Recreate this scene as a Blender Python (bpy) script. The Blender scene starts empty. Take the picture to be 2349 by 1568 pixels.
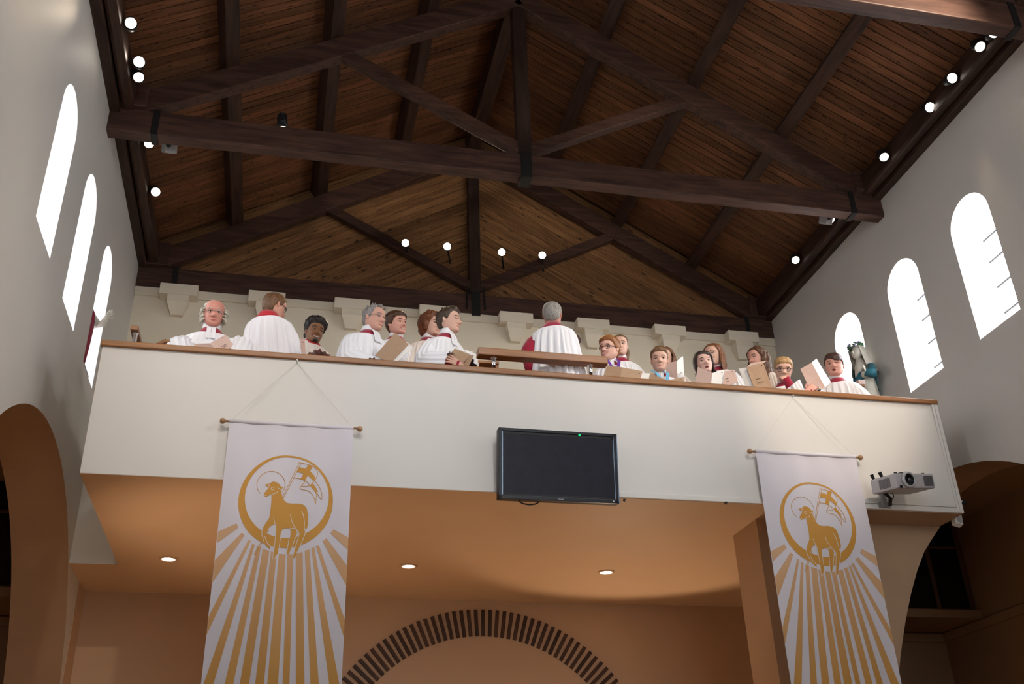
import bpy, bmesh, math, random
import numpy as np
from mathutils import Vector, Matrix, noise
C = bpy.context.scene.collection
PI = math.pi
rnd = random.Random(7)

# ---------------------------------------------------------------- camera
IW, IH, F = 2349, 1568, 2328.524
YAW, PITCH, ROLL = -0.2355, 0.4908, 0.0353
CAM = np.array([-1.5404, -7.39, 1.3148])
def _rot():
    cy, sy = math.cos(YAW), math.sin(YAW); cp, sp = math.cos(PITCH), math.sin(PITCH); cr, sr = math.cos(ROLL), math.sin(ROLL)
    Rz = np.array([[cy, -sy, 0], [sy, cy, 0], [0, 0, 1]]); Rx = np.array([[1, 0, 0], [0, cp, -sp], [0, sp, cp]])
    Ry = np.array([[cr, 0, sr], [0, 1, 0], [-sr, 0, cr]])
    return Rz @ Rx @ Ry
RM = _rot()
def hit(px, py, axis, val):
    """point of the world seen at a photo position, on the plane axis = val"""
    d = RM @ np.array([(px - IW / 2) / F, 1, -(py - IH / 2) / F])
    t = (val - CAM[axis]) / d[axis]
    return Vector(CAM + t * d)
def at(px, py, y): return hit(px, py, 1, y)
cd = bpy.data.cameras.new('camera'); cam = bpy.data.objects.new('camera', cd); C.objects.link(cam)
cd.sensor_width = 36; cd.lens = F / IW * 36; cd.clip_start = 0.05; cd.clip_end = 200
m4 = Matrix(((RM[0][0], RM[0][2], -RM[0][1], CAM[0]), (RM[1][0], RM[1][2], -RM[1][1], CAM[1]), (RM[2][0], RM[2][2], -RM[2][1], CAM[2]), (0, 0, 0, 1)))
cam.matrix_world = m4
bpy.context.scene.camera = cam
vs = bpy.context.scene.view_settings
vs.view_transform = 'Standard'; vs.look = 'None'; vs.gamma = 1; vs.use_curve_mapping = False; vs.exposure = 0.25

# ---------------------------------------------------------------- world: bright overcast sky
w = bpy.data.worlds.new('sky'); bpy.context.scene.world = w; w.use_nodes = True
bg = w.node_tree.nodes['Background']; bg.inputs[0].default_value = (0.90, 0.95, 1.0, 1); bg.inputs[1].default_value = 11.0

# ---------------------------------------------------------------- measured room
XL, XR, XM = -3.425, 4.593, 0.585
GL, GR, ZT, ZB = -3.004, 4.196, 5.108, 4.031
YB, YS, YE = 3.35, 2.37, -13.0
ZE = 7.82
WT = 0.48
SL = 0.572

def lamp_area(name, loc, target, sx, sy, power, col):
    l = bpy.data.lights.new(name, 'AREA'); l.shape = 'RECTANGLE'; l.size = sx; l.size_y = sy; l.energy = power; l.color = col
    o = bpy.data.objects.new(name, l); C.objects.link(o); o.location = loc
    o.rotation_euler = (Vector(target) - Vector(loc)).to_track_quat('-Z', 'Y').to_euler(); return o
def lamp_spot(name, loc, target, power, col, ang=60, blend=0.5, r=0.05, parent=None):
    l = bpy.data.lights.new(name, 'SPOT'); l.energy = power; l.color = col; l.spot_size = math.radians(ang); l.spot_blend = blend; l.shadow_soft_size = r
    o = bpy.data.objects.new(name, l); C.objects.link(o)
    q = (Vector(target) - Vector(loc)).to_track_quat('-Z', 'Y').to_matrix().to_4x4()
    o.matrix_world = Matrix.Translation(Vector(loc)) @ q
    if parent: o.parent = parent; o.matrix_parent_inverse = Matrix.Translation(-parent.location)
    return o
# added area lamp standing in for daylight from behind the photographer
lamp_area('rear_daylight_fill', (0.6, YE + 0.3, 5.0), (0.6, 0, 4.6), 5.0, 4.5, 240, (0.95, 0.97, 1.0))
# added area lamp that strengthens the daylight through the right hand windows
lamp_area('right_daylight_fill', (9.5, -1.5, 9.2), (XR, 0.5, 6.3), 9.0, 4.0, 6000, (1.0, 0.98, 0.95))

# ---------------------------------------------------------------- materials
def mat(name, col, rough=0.6, metal=0.0, var=0.0, vscale=6.0, bump=0.0, bscale=60.0, spec=0.3, emit=None, es=0.0, island=0.0, sheen=0.0):
    m = bpy.data.materials.new(name); m.use_nodes = True; nt = m.node_tree; N = nt.nodes; L = nt.links
    b = N['Principled BSDF']; b.inputs['Base Color'].default_value = (*col, 1); b.inputs['Roughness'].default_value = rough
    b.inputs['Metallic'].default_value = metal; b.inputs['Specular IOR Level'].default_value = spec
    if sheen: b.inputs['Sheen Weight'].default_value = sheen
    if emit: b.inputs['Emission Color'].default_value = (*emit, 1); b.inputs['Emission Strength'].default_value = es
    if var or bump:
        tc = N.new('ShaderNodeTexCoord')
    if var:
        n = N.new('ShaderNodeTexNoise'); n.inputs['Scale'].default_value = vscale; n.inputs['Detail'].default_value = 4
        L.new(tc.outputs['Object'], n.inputs['Vector'])
        mr = N.new('ShaderNodeMapRange'); mr.inputs[1].default_value = 0.3; mr.inputs[2].default_value = 0.7
        mr.inputs[3].default_value = 1 - var; mr.inputs[4].default_value = 1 + var; L.new(n.outputs['Fac'], mr.inputs[0])
        mx = N.new('ShaderNodeMix'); mx.data_type = 'RGBA'; mx.blend_type = 'MULTIPLY'; mx.inputs[0].default_value = 1
        mx.inputs[6].default_value = (*col, 1); L.new(mr.outputs[0], mx.inputs[7]); L.new(mx.outputs[2], b.inputs['Base Color'])
    if bump:
        n2 = N.new('ShaderNodeTexNoise'); n2.inputs['Scale'].default_value = bscale; n2.inputs['Detail'].default_value = 3
        L.new(tc.outputs['Object'], n2.inputs['Vector']); bp = N.new('ShaderNodeBump'); bp.inputs['Strength'].default_value = bump; bp.inputs['Distance'].default_value = 0.01
        L.new(n2.outputs['Fac'], bp.inputs['Height']); L.new(bp.outputs['Normal'], b.inputs['Normal'])
    return m
def wood(name, dark, light, rough=0.55, axis=0, stretch=14.0, scale=3.0, knots=0.0, rand=0.25, spec=0.25):
    """grain stretched along one object axis, knots, and a tint of its own for each piece"""
    m = bpy.data.materials.new(name); m.use_nodes = True; nt = m.node_tree; N = nt.nodes; L = nt.links
    b = N['Principled BSDF']; b.inputs['Roughness'].default_value = rough; b.inputs['Specular IOR Level'].default_value = spec
    tc = N.new('ShaderNodeTexCoord'); mp = N.new('ShaderNodeMapping'); sc = [stretch] * 3; sc[axis] = 1.0; mp.inputs['Scale'].default_value = sc
    oi = N.new('ShaderNodeObjectInfo'); ad = N.new('ShaderNodeVectorMath'); ad.operation = 'ADD'
    sc2 = N.new('ShaderNodeVectorMath'); sc2.operation = 'SCALE'; cmb = N.new('ShaderNodeCombineXYZ')
    for i in range(3): L.new(oi.outputs['Random'], cmb.inputs[i])
    L.new(cmb.outputs[0], sc2.inputs[0]); sc2.inputs['Scale'].default_value = 37.0
    L.new(tc.outputs['Object'], ad.inputs[0]); L.new(sc2.outputs[0], ad.inputs[1]); L.new(ad.outputs[0], mp.inputs['Vector'])
    n = N.new('ShaderNodeTexNoise'); n.inputs['Scale'].default_value = scale; n.inputs['Detail'].default_value = 6; n.inputs['Roughness'].default_value = 0.6; n.inputs['Distortion'].default_value = 0.6
    L.new(mp.outputs[0], n.inputs['Vector'])
    cr = N.new('ShaderNodeValToRGB'); cr.color_ramp.elements[0].position = 0.3; cr.color_ramp.elements[0].color = (*dark, 1); cr.color_ramp.elements[1].position = 0.72; cr.color_ramp.elements[1].color = (*light, 1)
    L.new(n.outputs['Fac'], cr.inputs['Fac'])
    mr = N.new('ShaderNodeMapRange'); mr.inputs[3].default_value = 1 - rand; mr.inputs[4].default_value = 1 + rand; L.new(oi.outputs['Random'], mr.inputs[0])
    mx = N.new('ShaderNodeMix'); mx.data_type = 'RGBA'; mx.blend_type = 'MULTIPLY'; mx.inputs[0].default_value = 1
    L.new(cr.outputs[0], mx.inputs[6]); L.new(mr.outputs[0], mx.inputs[7]); out = mx.outputs[2]
    if knots:
        v = N.new('ShaderNodeTexVoronoi'); v.inputs['Scale'].default_value = knots; mp2 = N.new('ShaderNodeMapping'); s2 = [1.6] * 3; s2[axis] = 0.55; mp2.inputs['Scale'].default_value = s2
        L.new(ad.outputs[0], mp2.inputs['Vector']); L.new(mp2.outputs[0], v.inputs['Vector'])
        k = N.new('ShaderNodeMapRange'); k.inputs[1].default_value = 0.09; k.inputs[2].default_value = 0.19; k.inputs[3].default_value = 0.22; k.inputs[4].default_value = 1.0
        L.new(v.outputs['Distance'], k.inputs[0]); mk = N.new('ShaderNodeMix'); mk.data_type = 'RGBA'; mk.blend_type = 'MULTIPLY'; mk.inputs[0].default_value = 1
        L.new(out, mk.inputs[6]); L.new(k.outputs[0], mk.inputs[7]); out = mk.outputs[2]
    L.new(out, b.inputs['Base Color'])
    bp = N.new('ShaderNodeBump'); bp.inputs['Strength'].default_value = 0.25; bp.inputs['Distance'].default_value = 0.004; L.new(n.outputs['Fac'], bp.inputs['Height']); L.new(bp.outputs['Normal'], b.inputs['Normal'])
    return m
M = {}
M['wall'] = mat('cream_plaster', (0.58, 0.555, 0.515), 0.55, var=0.03, vscale=1.2, bump=0.08, bscale=25, spec=0.3)
M['backwall'] = mat('warm_plaster', (0.78, 0.70, 0.56), 0.7, var=0.03, vscale=1.5, bump=0.08, bscale=30)
M['front'] = mat('parapet_paint', (0.72, 0.69, 0.64), 0.6, var=0.02, vscale=1.0, bump=0.05, bscale=30)
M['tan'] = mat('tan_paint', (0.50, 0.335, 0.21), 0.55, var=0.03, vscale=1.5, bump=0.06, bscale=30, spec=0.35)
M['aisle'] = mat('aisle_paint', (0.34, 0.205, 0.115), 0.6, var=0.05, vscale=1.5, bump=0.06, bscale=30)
M['stone'] = mat('stone_floor', (0.46, 0.39, 0.33), 0.6, var=0.1, vscale=2)
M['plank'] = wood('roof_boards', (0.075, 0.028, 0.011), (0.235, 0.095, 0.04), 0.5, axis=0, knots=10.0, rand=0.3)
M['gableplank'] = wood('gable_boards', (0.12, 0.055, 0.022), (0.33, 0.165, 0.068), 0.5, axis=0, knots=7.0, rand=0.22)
M['beam'] = wood('dark_beams', (0.035, 0.017, 0.012), (0.11, 0.054, 0.038), 0.5, axis=0, stretch=9, scale=2.2, rand=0.15)
M['beamy'] = wood('dark_purlins', (0.022, 0.011, 0.0075), (0.075, 0.036, 0.023), 0.5, axis=1, stretch=9, scale=2.2, rand=0.15)
M['beamz'] = wood('dark_posts', (0.018, 0.011, 0.0085), (0.05, 0.027, 0.02), 0.5, axis=2, stretch=9, scale=2.2, rand=0.15)
M['deck'] = mat('roof_deck', (0.01, 0.007, 0.005), 0.9)
M['iron'] = mat('black_iron', (0.02, 0.019, 0.018), 0.5, metal=0.3)
M['oak'] = wood('oak_rail', (0.20, 0.075, 0.018), (0.40, 0.165, 0.045), 0.35, axis=0, stretch=16, scale=3, rand=0.1, spec=0.4)
M['oaky'] = wood('oak_rail_side', (0.20, 0.085, 0.03), (0.36, 0.165, 0.065), 0.35, axis=1, stretch=16, scale=3, rand=0.1, spec=0.4)
M['slat'] = wood('dark_slats', (0.035, 0.018, 0.01), (0.085, 0.04, 0.02), 0.5, axis=2, stretch=10, scale=4, rand=0.3)
M['chrome'] = mat('chrome', (0.75, 0.75, 0.78), 0.12, metal=1.0)
M['black'] = mat('black_plastic', (0.012, 0.012, 0.014), 0.4)
M['screen'] = mat('dark_glass_screen', (0.020, 0.020, 0.030), 0.35, var=0.15, vscale=14, spec=0.15)
M['bezel'] = mat('bezel', (0.018, 0.019, 0.026), 0.3, var=0.1, vscale=20)
M['bezeledge'] = mat('bezel_edge', (0.22, 0.30, 0.40), 0.25, metal=0.6)
M['led'] = mat('green_led', (0, 0.3, 0.1), 0.5, emit=(0.0, 0.75, 0.2), es=0.8)
M['print'] = mat('pale_print', (0.62, 0.62, 0.66), 0.5)
M['silver'] = mat('projector_silver', (0.50, 0.49, 0.50), 0.4, metal=0.25, var=0.03, vscale=10)
M['greymetal'] = mat('grey_metal', (0.32, 0.31, 0.30), 0.5, metal=0.3)
M['grille'] = mat('dark_grille', (0.09, 0.085, 0.085), 0.6)
M['lens'] = mat('lens_glass', (0.03, 0.03, 0.035), 0.05, spec=0.9)
M['glow'] = mat('lamp_glow', (1, 1, 1), 0.4, emit=(1.0, 0.95, 0.86), es=9.0)
M['glowdim'] = mat('lamp_glow_side', (1, 1, 1), 0.4, emit=(1.0, 0.90, 0.78), es=2.2)
M['glowhot'] = mat('lamp_glow_hot', (1, 1, 1), 0.4, emit=(1.0, 0.90, 0.76), es=40.0)
M['white'] = mat('white_paint', (0.80, 0.79, 0.76), 0.5)
M['reveal'] = mat('white_reveal', (0.86, 0.86, 0.84), 0.6)
M['lead'] = mat('lead_bars', (0.06, 0.06, 0.065), 0.6)
M['banner'] = mat('banner_cloth', (0.70, 0.66, 0.70), 0.75, var=0.03, vscale=3, sheen=0.2)
M['gold'] = mat('gold_print', (0.60, 0.295, 0.05), 0.6)
M['line'] = mat('pale_line', (0.75, 0.66, 0.58), 0.7)
M['string'] = mat('white_cord', (0.72, 0.69, 0.64), 0.7)
M['dowel'] = wood('dowel', (0.36, 0.20, 0.10), (0.55, 0.33, 0.18), 0.4, axis=0)
M['cloth'] = mat('white_cotton', (0.88, 0.87, 0.89), 0.8, sheen=0.3)
M['clothwarm'] = mat('ivory_cotton', (0.78, 0.68, 0.60), 0.8, sheen=0.3)
M['red'] = mat('crimson_cloth', (0.34, 0.008, 0.035), 0.75, sheen=0.2)
M['scarlet'] = mat('scarlet_cloth', (0.52, 0.02, 0.03), 0.75, sheen=0.2)
M['navy'] = mat('black_gown', (0.015, 0.014, 0.022), 0.8)
M['purple'] = mat('purple_ribbon', (0.12, 0.035, 0.30), 0.6)
M['blue'] = mat('blue_ribbon', (0.16, 0.45, 0.68), 0.6)
M['kraft'] = mat('kraft_card', (0.40, 0.26, 0.165), 0.7, var=0.05, vscale=30)
M['pink'] = mat('pale_card', (0.66, 0.47, 0.40), 0.7, var=0.03, vscale=30)
M['page'] = mat('paper', (0.80, 0.76, 0.71), 0.7)
M['ink'] = mat('ink', (0.05, 0.035, 0.03), 0.8)
M['eyew'] = mat('eye_white', (0.55, 0.50, 0.46), 0.3)
M['iris'] = mat('iris', (0.03, 0.02, 0.015), 0.2)
M['teeth'] = mat('teeth', (0.80, 0.75, 0.68), 0.3)
M['mouth'] = mat('mouth_dark', (0.10, 0.02, 0.02), 0.6)
M['frameblack'] = mat('spectacle_black', (0.012, 0.012, 0.02), 0.3)
M['framemetal'] = mat('spectacle_metal', (0.55, 0.52, 0.50), 0.25, metal=0.9)
M['statuewhite'] = mat('painted_plaster', (0.74, 0.70, 0.60), 0.5, var=0.05, vscale=8)
M['statueblue'] = mat('blue_mantle', (0.03, 0.15, 0.20), 0.45, var=0.2, vscale=9)
M['leaf'] = mat('wreath_leaves', (0.07, 0.22, 0.08), 0.6, var=0.3, vscale=40)
M['flower'] = mat('wreath_flowers', (0.30, 0.28, 0.50), 0.6)
M['crimsonpaint'] = mat('crimson_mantle', (0.24, 0.015, 0.04), 0.5, var=0.15, vscale=9)
M['darkglass'] = mat('dark_pane', (0.008, 0.008, 0.009), 0.25, spec=0.4)
M['frame'] = mat('brown_frame', (0.14, 0.07, 0.035), 0.5, var=0.1, vscale=8)
def glass_mat():
    m = bpy.data.materials.new('window_glass'); m.use_nodes = True; nt = m.node_tree; nt.nodes.clear()
    o = nt.nodes.new('ShaderNodeOutputMaterial'); mx = nt.nodes.new('ShaderNodeMixShader'); t = nt.nodes.new('ShaderNodeBsdfTransparent'); tr = nt.nodes.new('ShaderNodeBsdfTranslucent')
    t.inputs[0].default_value = (0.62, 0.64, 0.68, 1); tr.inputs[0].default_value = (0.9, 0.92, 0.97, 1); mx.inputs[0].default_value = 0.5
    nt.links.new(t.outputs[0], mx.inputs[1]); nt.links.new(tr.outputs[0], mx.inputs[2]); nt.links.new(mx.outputs[0], o.inputs[0]); return m
M['glass'] = glass_mat()
def ray_mat():
    m = mat('ray_print', (0.7, 0.4, 0.15), 0.65); nt = m.node_tree; N = nt.nodes; L = nt.links
    tc = N.new('ShaderNodeTexCoord'); sp = N.new('ShaderNodeSeparateXYZ'); L.new(tc.outputs['Object'], sp.inputs[0])
    mr = N.new('ShaderNodeMapRange'); mr.inputs[1].default_value = -0.75; mr.inputs[2].default_value = -2.0; L.new(sp.outputs['Z'], mr.inputs[0])
    cr = N.new('ShaderNodeValToRGB'); cr.color_ramp.elements[0].color = (0.66, 0.41, 0.24, 1); cr.color_ramp.elements[1].color = (0.58, 0.285, 0.05, 1)
    L.new(mr.outputs[0], cr.inputs[0]); L.new(cr.outputs[0], N['Principled BSDF'].inputs['Base Color']); return m
M['ray'] = ray_mat()
_sk = {}
def skin(col):
    if col not in _sk:
        m = mat('skin_tone', col, 0.5, var=0.06, vscale=14, spec=0.35); m.node_tree.nodes['Principled BSDF'].inputs['Subsurface Weight'].default_value = 0.0; _sk[col] = m
    return _sk[col]
_hr = {}
def hairmat(col):
    if col not in _hr:
        m = mat('hair_colour', col, 0.45, spec=0.4); nt = m.node_tree; N = nt.nodes; L = nt.links; b = N['Principled BSDF']
        tc = N.new('ShaderNodeTexCoord'); mp = N.new('ShaderNodeMapping'); mp.inputs['Scale'].default_value = (150, 150, 22); L.new(tc.outputs['Object'], mp.inputs[0])
        n = N.new('ShaderNodeTexNoise'); n.inputs['Scale'].default_value = 1.0; n.inputs['Detail'].default_value = 3; n.inputs['Distortion'].default_value = 0.8; L.new(mp.outputs[0], n.inputs['Vector'])
        cr = N.new('ShaderNodeValToRGB'); cr.color_ramp.elements[0].position = 0.3; cr.color_ramp.elements[0].color = (*[c * 0.45 for c in col], 1); cr.color_ramp.elements[1].position = 0.7; cr.color_ramp.elements[1].color = (*[min(1, c * 1.5) for c in col], 1)
        L.new(n.outputs['Fac'], cr.inputs[0]); L.new(cr.outputs[0], b.inputs['Base Color'])
        bp = N.new('ShaderNodeBump'); bp.inputs['Strength'].default_value = 0.6; bp.inputs['Distance'].default_value = 0.006; L.new(n.outputs['Fac'], bp.inputs['Height']); L.new(bp.outputs['Normal'], b.inputs['Normal'])
        _hr[col] = m
    return _hr[col]

# ---------------------------------------------------------------- mesh helpers
class MB:
    def __init__(s): s.v = []; s.f = []
    def add(s, vs_, fs):
        o = len(s.v); s.v += [tuple(p) for p in vs_]; s.f += [tuple(i + o for i in f) for f in fs]; return s
    def box(s, x0, x1, y0, y1, z0, z1):
        return s.add([(x0, y0, z0), (x1, y0, z0), (x1, y1, z0), (x0, y1, z0), (x0, y0, z1), (x1, y0, z1), (x1, y1, z1), (x0, y1, z1)],
                     [(3, 2, 1, 0), (4, 5, 6, 7), (0, 1, 5, 4), (1, 2, 6, 5), (2, 3, 7, 6), (3, 0, 4, 7)])
    def bbox(s, x0, x1, y0, y1, z0, z1, b=0.012):
        bm = bmesh.new(); r = bmesh.ops.create_cube(bm, size=1)
        for v in bm.verts: v.co = Vector((x0 + (v.co.x + .5) * (x1 - x0), y0 + (v.co.y + .5) * (y1 - y0), z0 + (v.co.z + .5) * (z1 - z0)))
        bmesh.ops.bevel(bm, geom=bm.edges[:], offset=b, segments=2, affect='EDGES', profile=0.6)
        bm.verts.index_update(); s.add([v.co[:] for v in bm.verts], [[v.index for v in f.verts] for f in bm.faces]); bm.free(); return s
    def obox(s, M_, sx, sy, sz, b=0.0):
        t = MB()
        if b: t.bbox(-sx / 2, sx / 2, -sy / 2, sy / 2, -sz / 2, sz / 2, b)
        else: t.box(-sx / 2, sx / 2, -sy / 2, sy / 2, -sz / 2, sz / 2)
        return s.add([(M_ @ Vector(p))[:] for p in t.v], t.f)
    def loft(s, rings, cap=True, closed=True):
        n = len(rings[0]); o = []; fs = []
        for r in rings: o += [tuple(p) for p in r]
        for k in range(len(rings) - 1):
            for i in range(n if closed else n - 1):
                j = (i + 1) % n; fs.append((k * n + i, k * n + j, (k + 1) * n + j, (k + 1) * n + i))
        if cap and closed: fs.append(tuple(range(n - 1, -1, -1))); fs.append(tuple((len(rings) - 1) * n + i for i in range(n)))
        return s.add(o, fs)
    def tube(s, pts, rad, n=8, cap=True, flat=1.0):
        pts = [Vector(p) for p in pts]
        if not hasattr(rad, '__len__'): rad = [rad] * len(pts)
        rings = []; up = None
        for i, p in enumerate(pts):
            t = (pts[min(i + 1, len(pts) - 1)] - pts[max(i - 1, 0)]).normalized()
            if up is None: up = t.orthogonal().normalized()
            up = (up - t * up.dot(t)); up = up.normalized() if up.length > 1e-6 else t.orthogonal().normalized()
            sd = t.cross(up)
            rings.append([p + (up * math.cos(2 * PI * k / n) + sd * math.sin(2 * PI * k / n) * flat) * rad[i] for k in range(n)])
        return s.loft(rings, cap)
    def ell(s, c, rx, ry, rz, M_=None, nu=12, nv=8):
        rings = []
        for j in range(nv + 1):
            a = PI * j / nv; a = min(max(a, 0.02), PI - 0.02)
            rings.append([Vector((rx * math.sin(a) * math.cos(2 * PI * i / nu), ry * math.sin(a) * math.sin(2 * PI * i / nu), rz * math.cos(a))) for i in range(nu)])
        c = Vector(c); M_ = M_ or Matrix.Identity(3)
        return s.loft([[c + M_ @ p for p in r] for r in rings])
    def lathe(s, prof, c, axis='Z', n=20, M_=None):
        c = Vector(c); rings = []
        for r, h in prof:
            ring = []
            for i in range(n):
                a = 2 * PI * i / n; p = Vector((r * math.cos(a), r * math.sin(a), h))
                if axis == 'Y': p = Vector((p.x, -p.z, p.y))
                elif axis == 'X': p = Vector((p.z, p.x, p.y))
                if M_ is not None: p = M_ @ p
                ring.append(c + p)
            rings.append(ring)
        return s.loft(rings)
    def build(s, name, m, parent=None, smooth=False, loc=None, base=None):
        me = bpy.data.meshes.new(name); off = Vector(base) if base is not None else (Vector(parent_base(parent)) if parent else Vector((0, 0, 0)))
        if loc is not None: off = Vector(loc)
        me.from_pydata([(p[0] - off[0], p[1] - off[1], p[2] - off[2]) for p in s.v], [], s.f)
        me.materials.append(m)
        if smooth: me.polygons.foreach_set('use_smooth', [True] * len(me.polygons))
        bm = bmesh.new(); bm.from_mesh(me); bmesh.ops.recalc_face_normals(bm, faces=bm.faces); bm.to_mesh(me); bm.free()
        o = bpy.data.objects.new(name, me); C.objects.link(o)
        if parent: o.parent = parent; o.location = off - Vector(parent_base(parent))
        else: o.location = off
        return o
def parent_base(o):
    p = Vector((0, 0, 0))
    while o: p += o.location; o = o.parent
    return p
def tag(o, label=None, cat=None, group=None, kind=None):
    if label: o['label'] = label
    if cat: o['category'] = cat
    if group: o['group'] = group
    if kind: o['kind'] = kind
    return o
def empty(name, loc, label=None, cat=None, group=None, kind=None):
    o = bpy.data.objects.new(name, None); C.objects.link(o); o.location = loc; o.empty_display_size = 0.1
    return tag(o, label, cat, group, kind)
def copy_tree(o, dx, parent=None):
    c = o.copy(); C.objects.link(c); c.parent = parent
    if parent is None: c.location = o.location + Vector(dx)
    for ch in list(o.children): copy_tree(ch, dx, c)
    return c
def fillmesh(loops, y=0.0):
    """flat filled outline (x, z) with holes -> MB in the plane y"""
    bm = bmesh.new()
    for lp in loops:
        vs_ = [bm.verts.new((p[0], y, p[1])) for p in lp]
        for i in range(len(vs_)): bm.edges.new((vs_[i], vs_[(i + 1) % len(vs_)]))
    bmesh.ops.triangle_fill(bm, use_beauty=True, use_dissolve=False, edges=bm.edges[:])
    bm.verts.index_update(); m = MB(); m.add([v.co[:] for v in bm.verts], [[v.index for v in f.verts] for f in bm.faces]); bm.free(); return m
def slab_with_holes(outer, holes, x0, x1):
    """wall in the plane x from x0 to x1; outlines are (y, z)"""
    bm = bmesh.new(); loops = [outer] + holes
    for lp in loops:
        vs_ = [bm.verts.new((x0, p[0], p[1])) for p in lp]
        for i in range(len(vs_)): bm.edges.new((vs_[i], vs_[(i + 1) % len(vs_)]))
    bmesh.ops.triangle_fill(bm, use_beauty=True, use_dissolve=False, edges=bm.edges[:])
    bm.verts.index_update(); V = [v.co.copy() for v in bm.verts]; Fs = [[v.index for v in f.verts] for f in bm.faces]; bm.free()
    m = MB(); m.add(V, Fs); m.add([(x1, p.y, p.z) for p in V], Fs)
    return m
def archloop(yc, half, z0, zs, n=20):
    """door-like outline with a round head: springing at zs"""
    return [(yc - half, z0), (yc + half, z0)] + [(yc + half * math.cos(PI * i / n), zs + half * math.sin(PI * i / n)) for i in range(n + 1)]
def revealband(mb, loop, x0, x1):
    n = len(loop)
    mb.add([(x0, p[0], p[1]) for p in loop] + [(x1, p[0], p[1]) for p in loop], [(i, (i + 1) % n, n + (i + 1) % n, n + i) for i in range(n)])

# ================================================================ room shell
fl = MB().box(-6.2, 7.4, YE - 0.3, 4.8, -0.2, 0).build('floor', M['stone']); tag(fl, kind='structure')
WY = [-0.6 + 1.155 * k for k in range(3)] + [-5.75 + 1.155 * k for k in range(3)] + [-10.9 + 1.155 * k for k in range(3)]
WH = 0.285; WSILL, WTOP = 5.61, 7.0
arches = [0.75, -4.4, -9.55]; AR, AZ = 2.25, 2.42
def sidewall(side):
    x0 = XL if side < 0 else XR; x1 = x0 + side * WT
    outer = [(YE, 0.0), (YB + 0.15, 0.0), (YB + 0.15, 8.3), (YE, 8.3)]
    wins = [archloop(y, WH, WSILL, WTOP - WH) for y in WY]
    arcs = [archloop(y, AR, 0.02, AZ, 40) for y in arches]
    o = slab_with_holes(outer, wins + arcs, x0, x1).build('wall_left' if side < 0 else 'wall_right', M['wall']); tag(o, kind='structure')
    for k, lp in enumerate(arcs):
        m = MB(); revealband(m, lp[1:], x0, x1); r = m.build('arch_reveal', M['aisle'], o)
    for k, lp in enumerate(wins):
        m = MB(); revealband(m, lp, x0, x1); m.build('window_reveal', M['reveal'], o)
    return o
wl = sidewall(-1); wr = sidewall(1)
# tan paint below the gallery line on the left wall, behind the arch
MB().box(XL, XL + 0.004, 3.0, YB + 0.03, 0, ZB).build('lower_paint', M['tan'], wl)
MB().box(XR - 0.004, XR, 3.0, YB + 0.03, 0, ZB).build('lower_paint', M['tan'], wr)
wb = MB().box(XL - 0.3, XR + 0.3, YB, YB + 0.35, ZB, 7.62).build('wall_back', M['backwall']); tag(wb, kind='structure')
wlow = MB().box(XL - 0.02, XR + 0.02, YB + 0.027, YB + 0.35, 0, ZB + 0.02).build('wall_back_lower', M['tan']); tag(wlow, kind='structure')
we = MB().box(-6.2, 7.4, YE - 0.3, YE, 0, 11).build('wall_front', M['wall']); tag(we, kind='structure')
# string course and corbels on the back wall
MB().bbox(XL, XR, YB - 0.025, YB + 0.02, 7.45, 7.56, 0.006).build('string_course', M['backwall'], wb)
for k, cx in enumerate([-2.925, -1.935, -0.94, 0.075, 1.07, 2.06, 3.08, 4.085]):
    m = MB().bbox(cx - 0.21, cx + 0.21, YB - 0.16, YB, 7.415, 7.555, 0.004)
    a = [(cx - 0.118, YB - 0.15), (cx + 0.118, YB - 0.15), (cx + 0.118, YB), (cx - 0.118, YB)]
    b = [(cx - 0.065, YB - 0.06), (cx + 0.065, YB - 0.06), (cx + 0.065, YB), (cx - 0.065, YB)]
    m.loft([[(x, y, 7.42) for x, y in a], [(x, y, 7.335) for x, y in a], [(x, y, 7.20) for x, y in b]])
    m.build('corbel', M['backwall'], wb)
# radial slats over the lower back wall
SC = (0.615, 2.10)
sm = MB().bbox(-0.019, 0.019, -0.012, 0.012, 1.552, 1.832, 0.003)
sl0 = None
for k in range(-31, 32):
    a = math.radians(k * 2.5)
    if sl0 is None:
        sl0 = sm.build('slat', M['slat'], wlow); o = sl0
    else:
        o = sl0.copy(); C.objects.link(o)
    o.location = (SC[0], YB + 0.027 - 0.009, SC[1]); o.rotation_euler = (0, a, 0)

# windows
def window(n, side, yc):
    xg = (XL if side < 0 else XR) + side * 0.34
    e = empty('window_%d' % n, (xg, yc, WSILL), kind='structure')
    lp = archloop(yc, WH, WSILL, WTOP - WH)
    inner = archloop(yc, WH - 0.022, WSILL + 0.02, WTOP - WH)
    m = slab_with_holes(lp, [inner], xg - 0.02, xg + 0.02); revealband(m, inner, xg - 0.02, xg + 0.02); m.build('window_frame', M['white'], e)
    g = fillmesh([[(p[0], p[1]) for p in inner]]); MB().add([(xg, p[0], p[2]) for p in g.v], g.f).build('pane', M['glass'], e)
    zs = [WSILL + 0.30, WSILL + 0.58, WSILL + 0.86, WTOP - WH]
    for z in zs: MB().box(xg - 0.012, xg + 0.012, yc - WH + 0.02, yc + WH - 0.02, z - 0.008, z + 0.008).build('glazing_bar', M['lead'], e)
    MB().box(xg - 0.012, xg + 0.012, yc - 0.007, yc + 0.007, WSILL + 0.02, WTOP - 0.02).build('glazing_bar', M['lead'], e)
    return e
n = 1
for side in (-1, 1):
    for y in WY: window(n, side, y); n += 1

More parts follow.
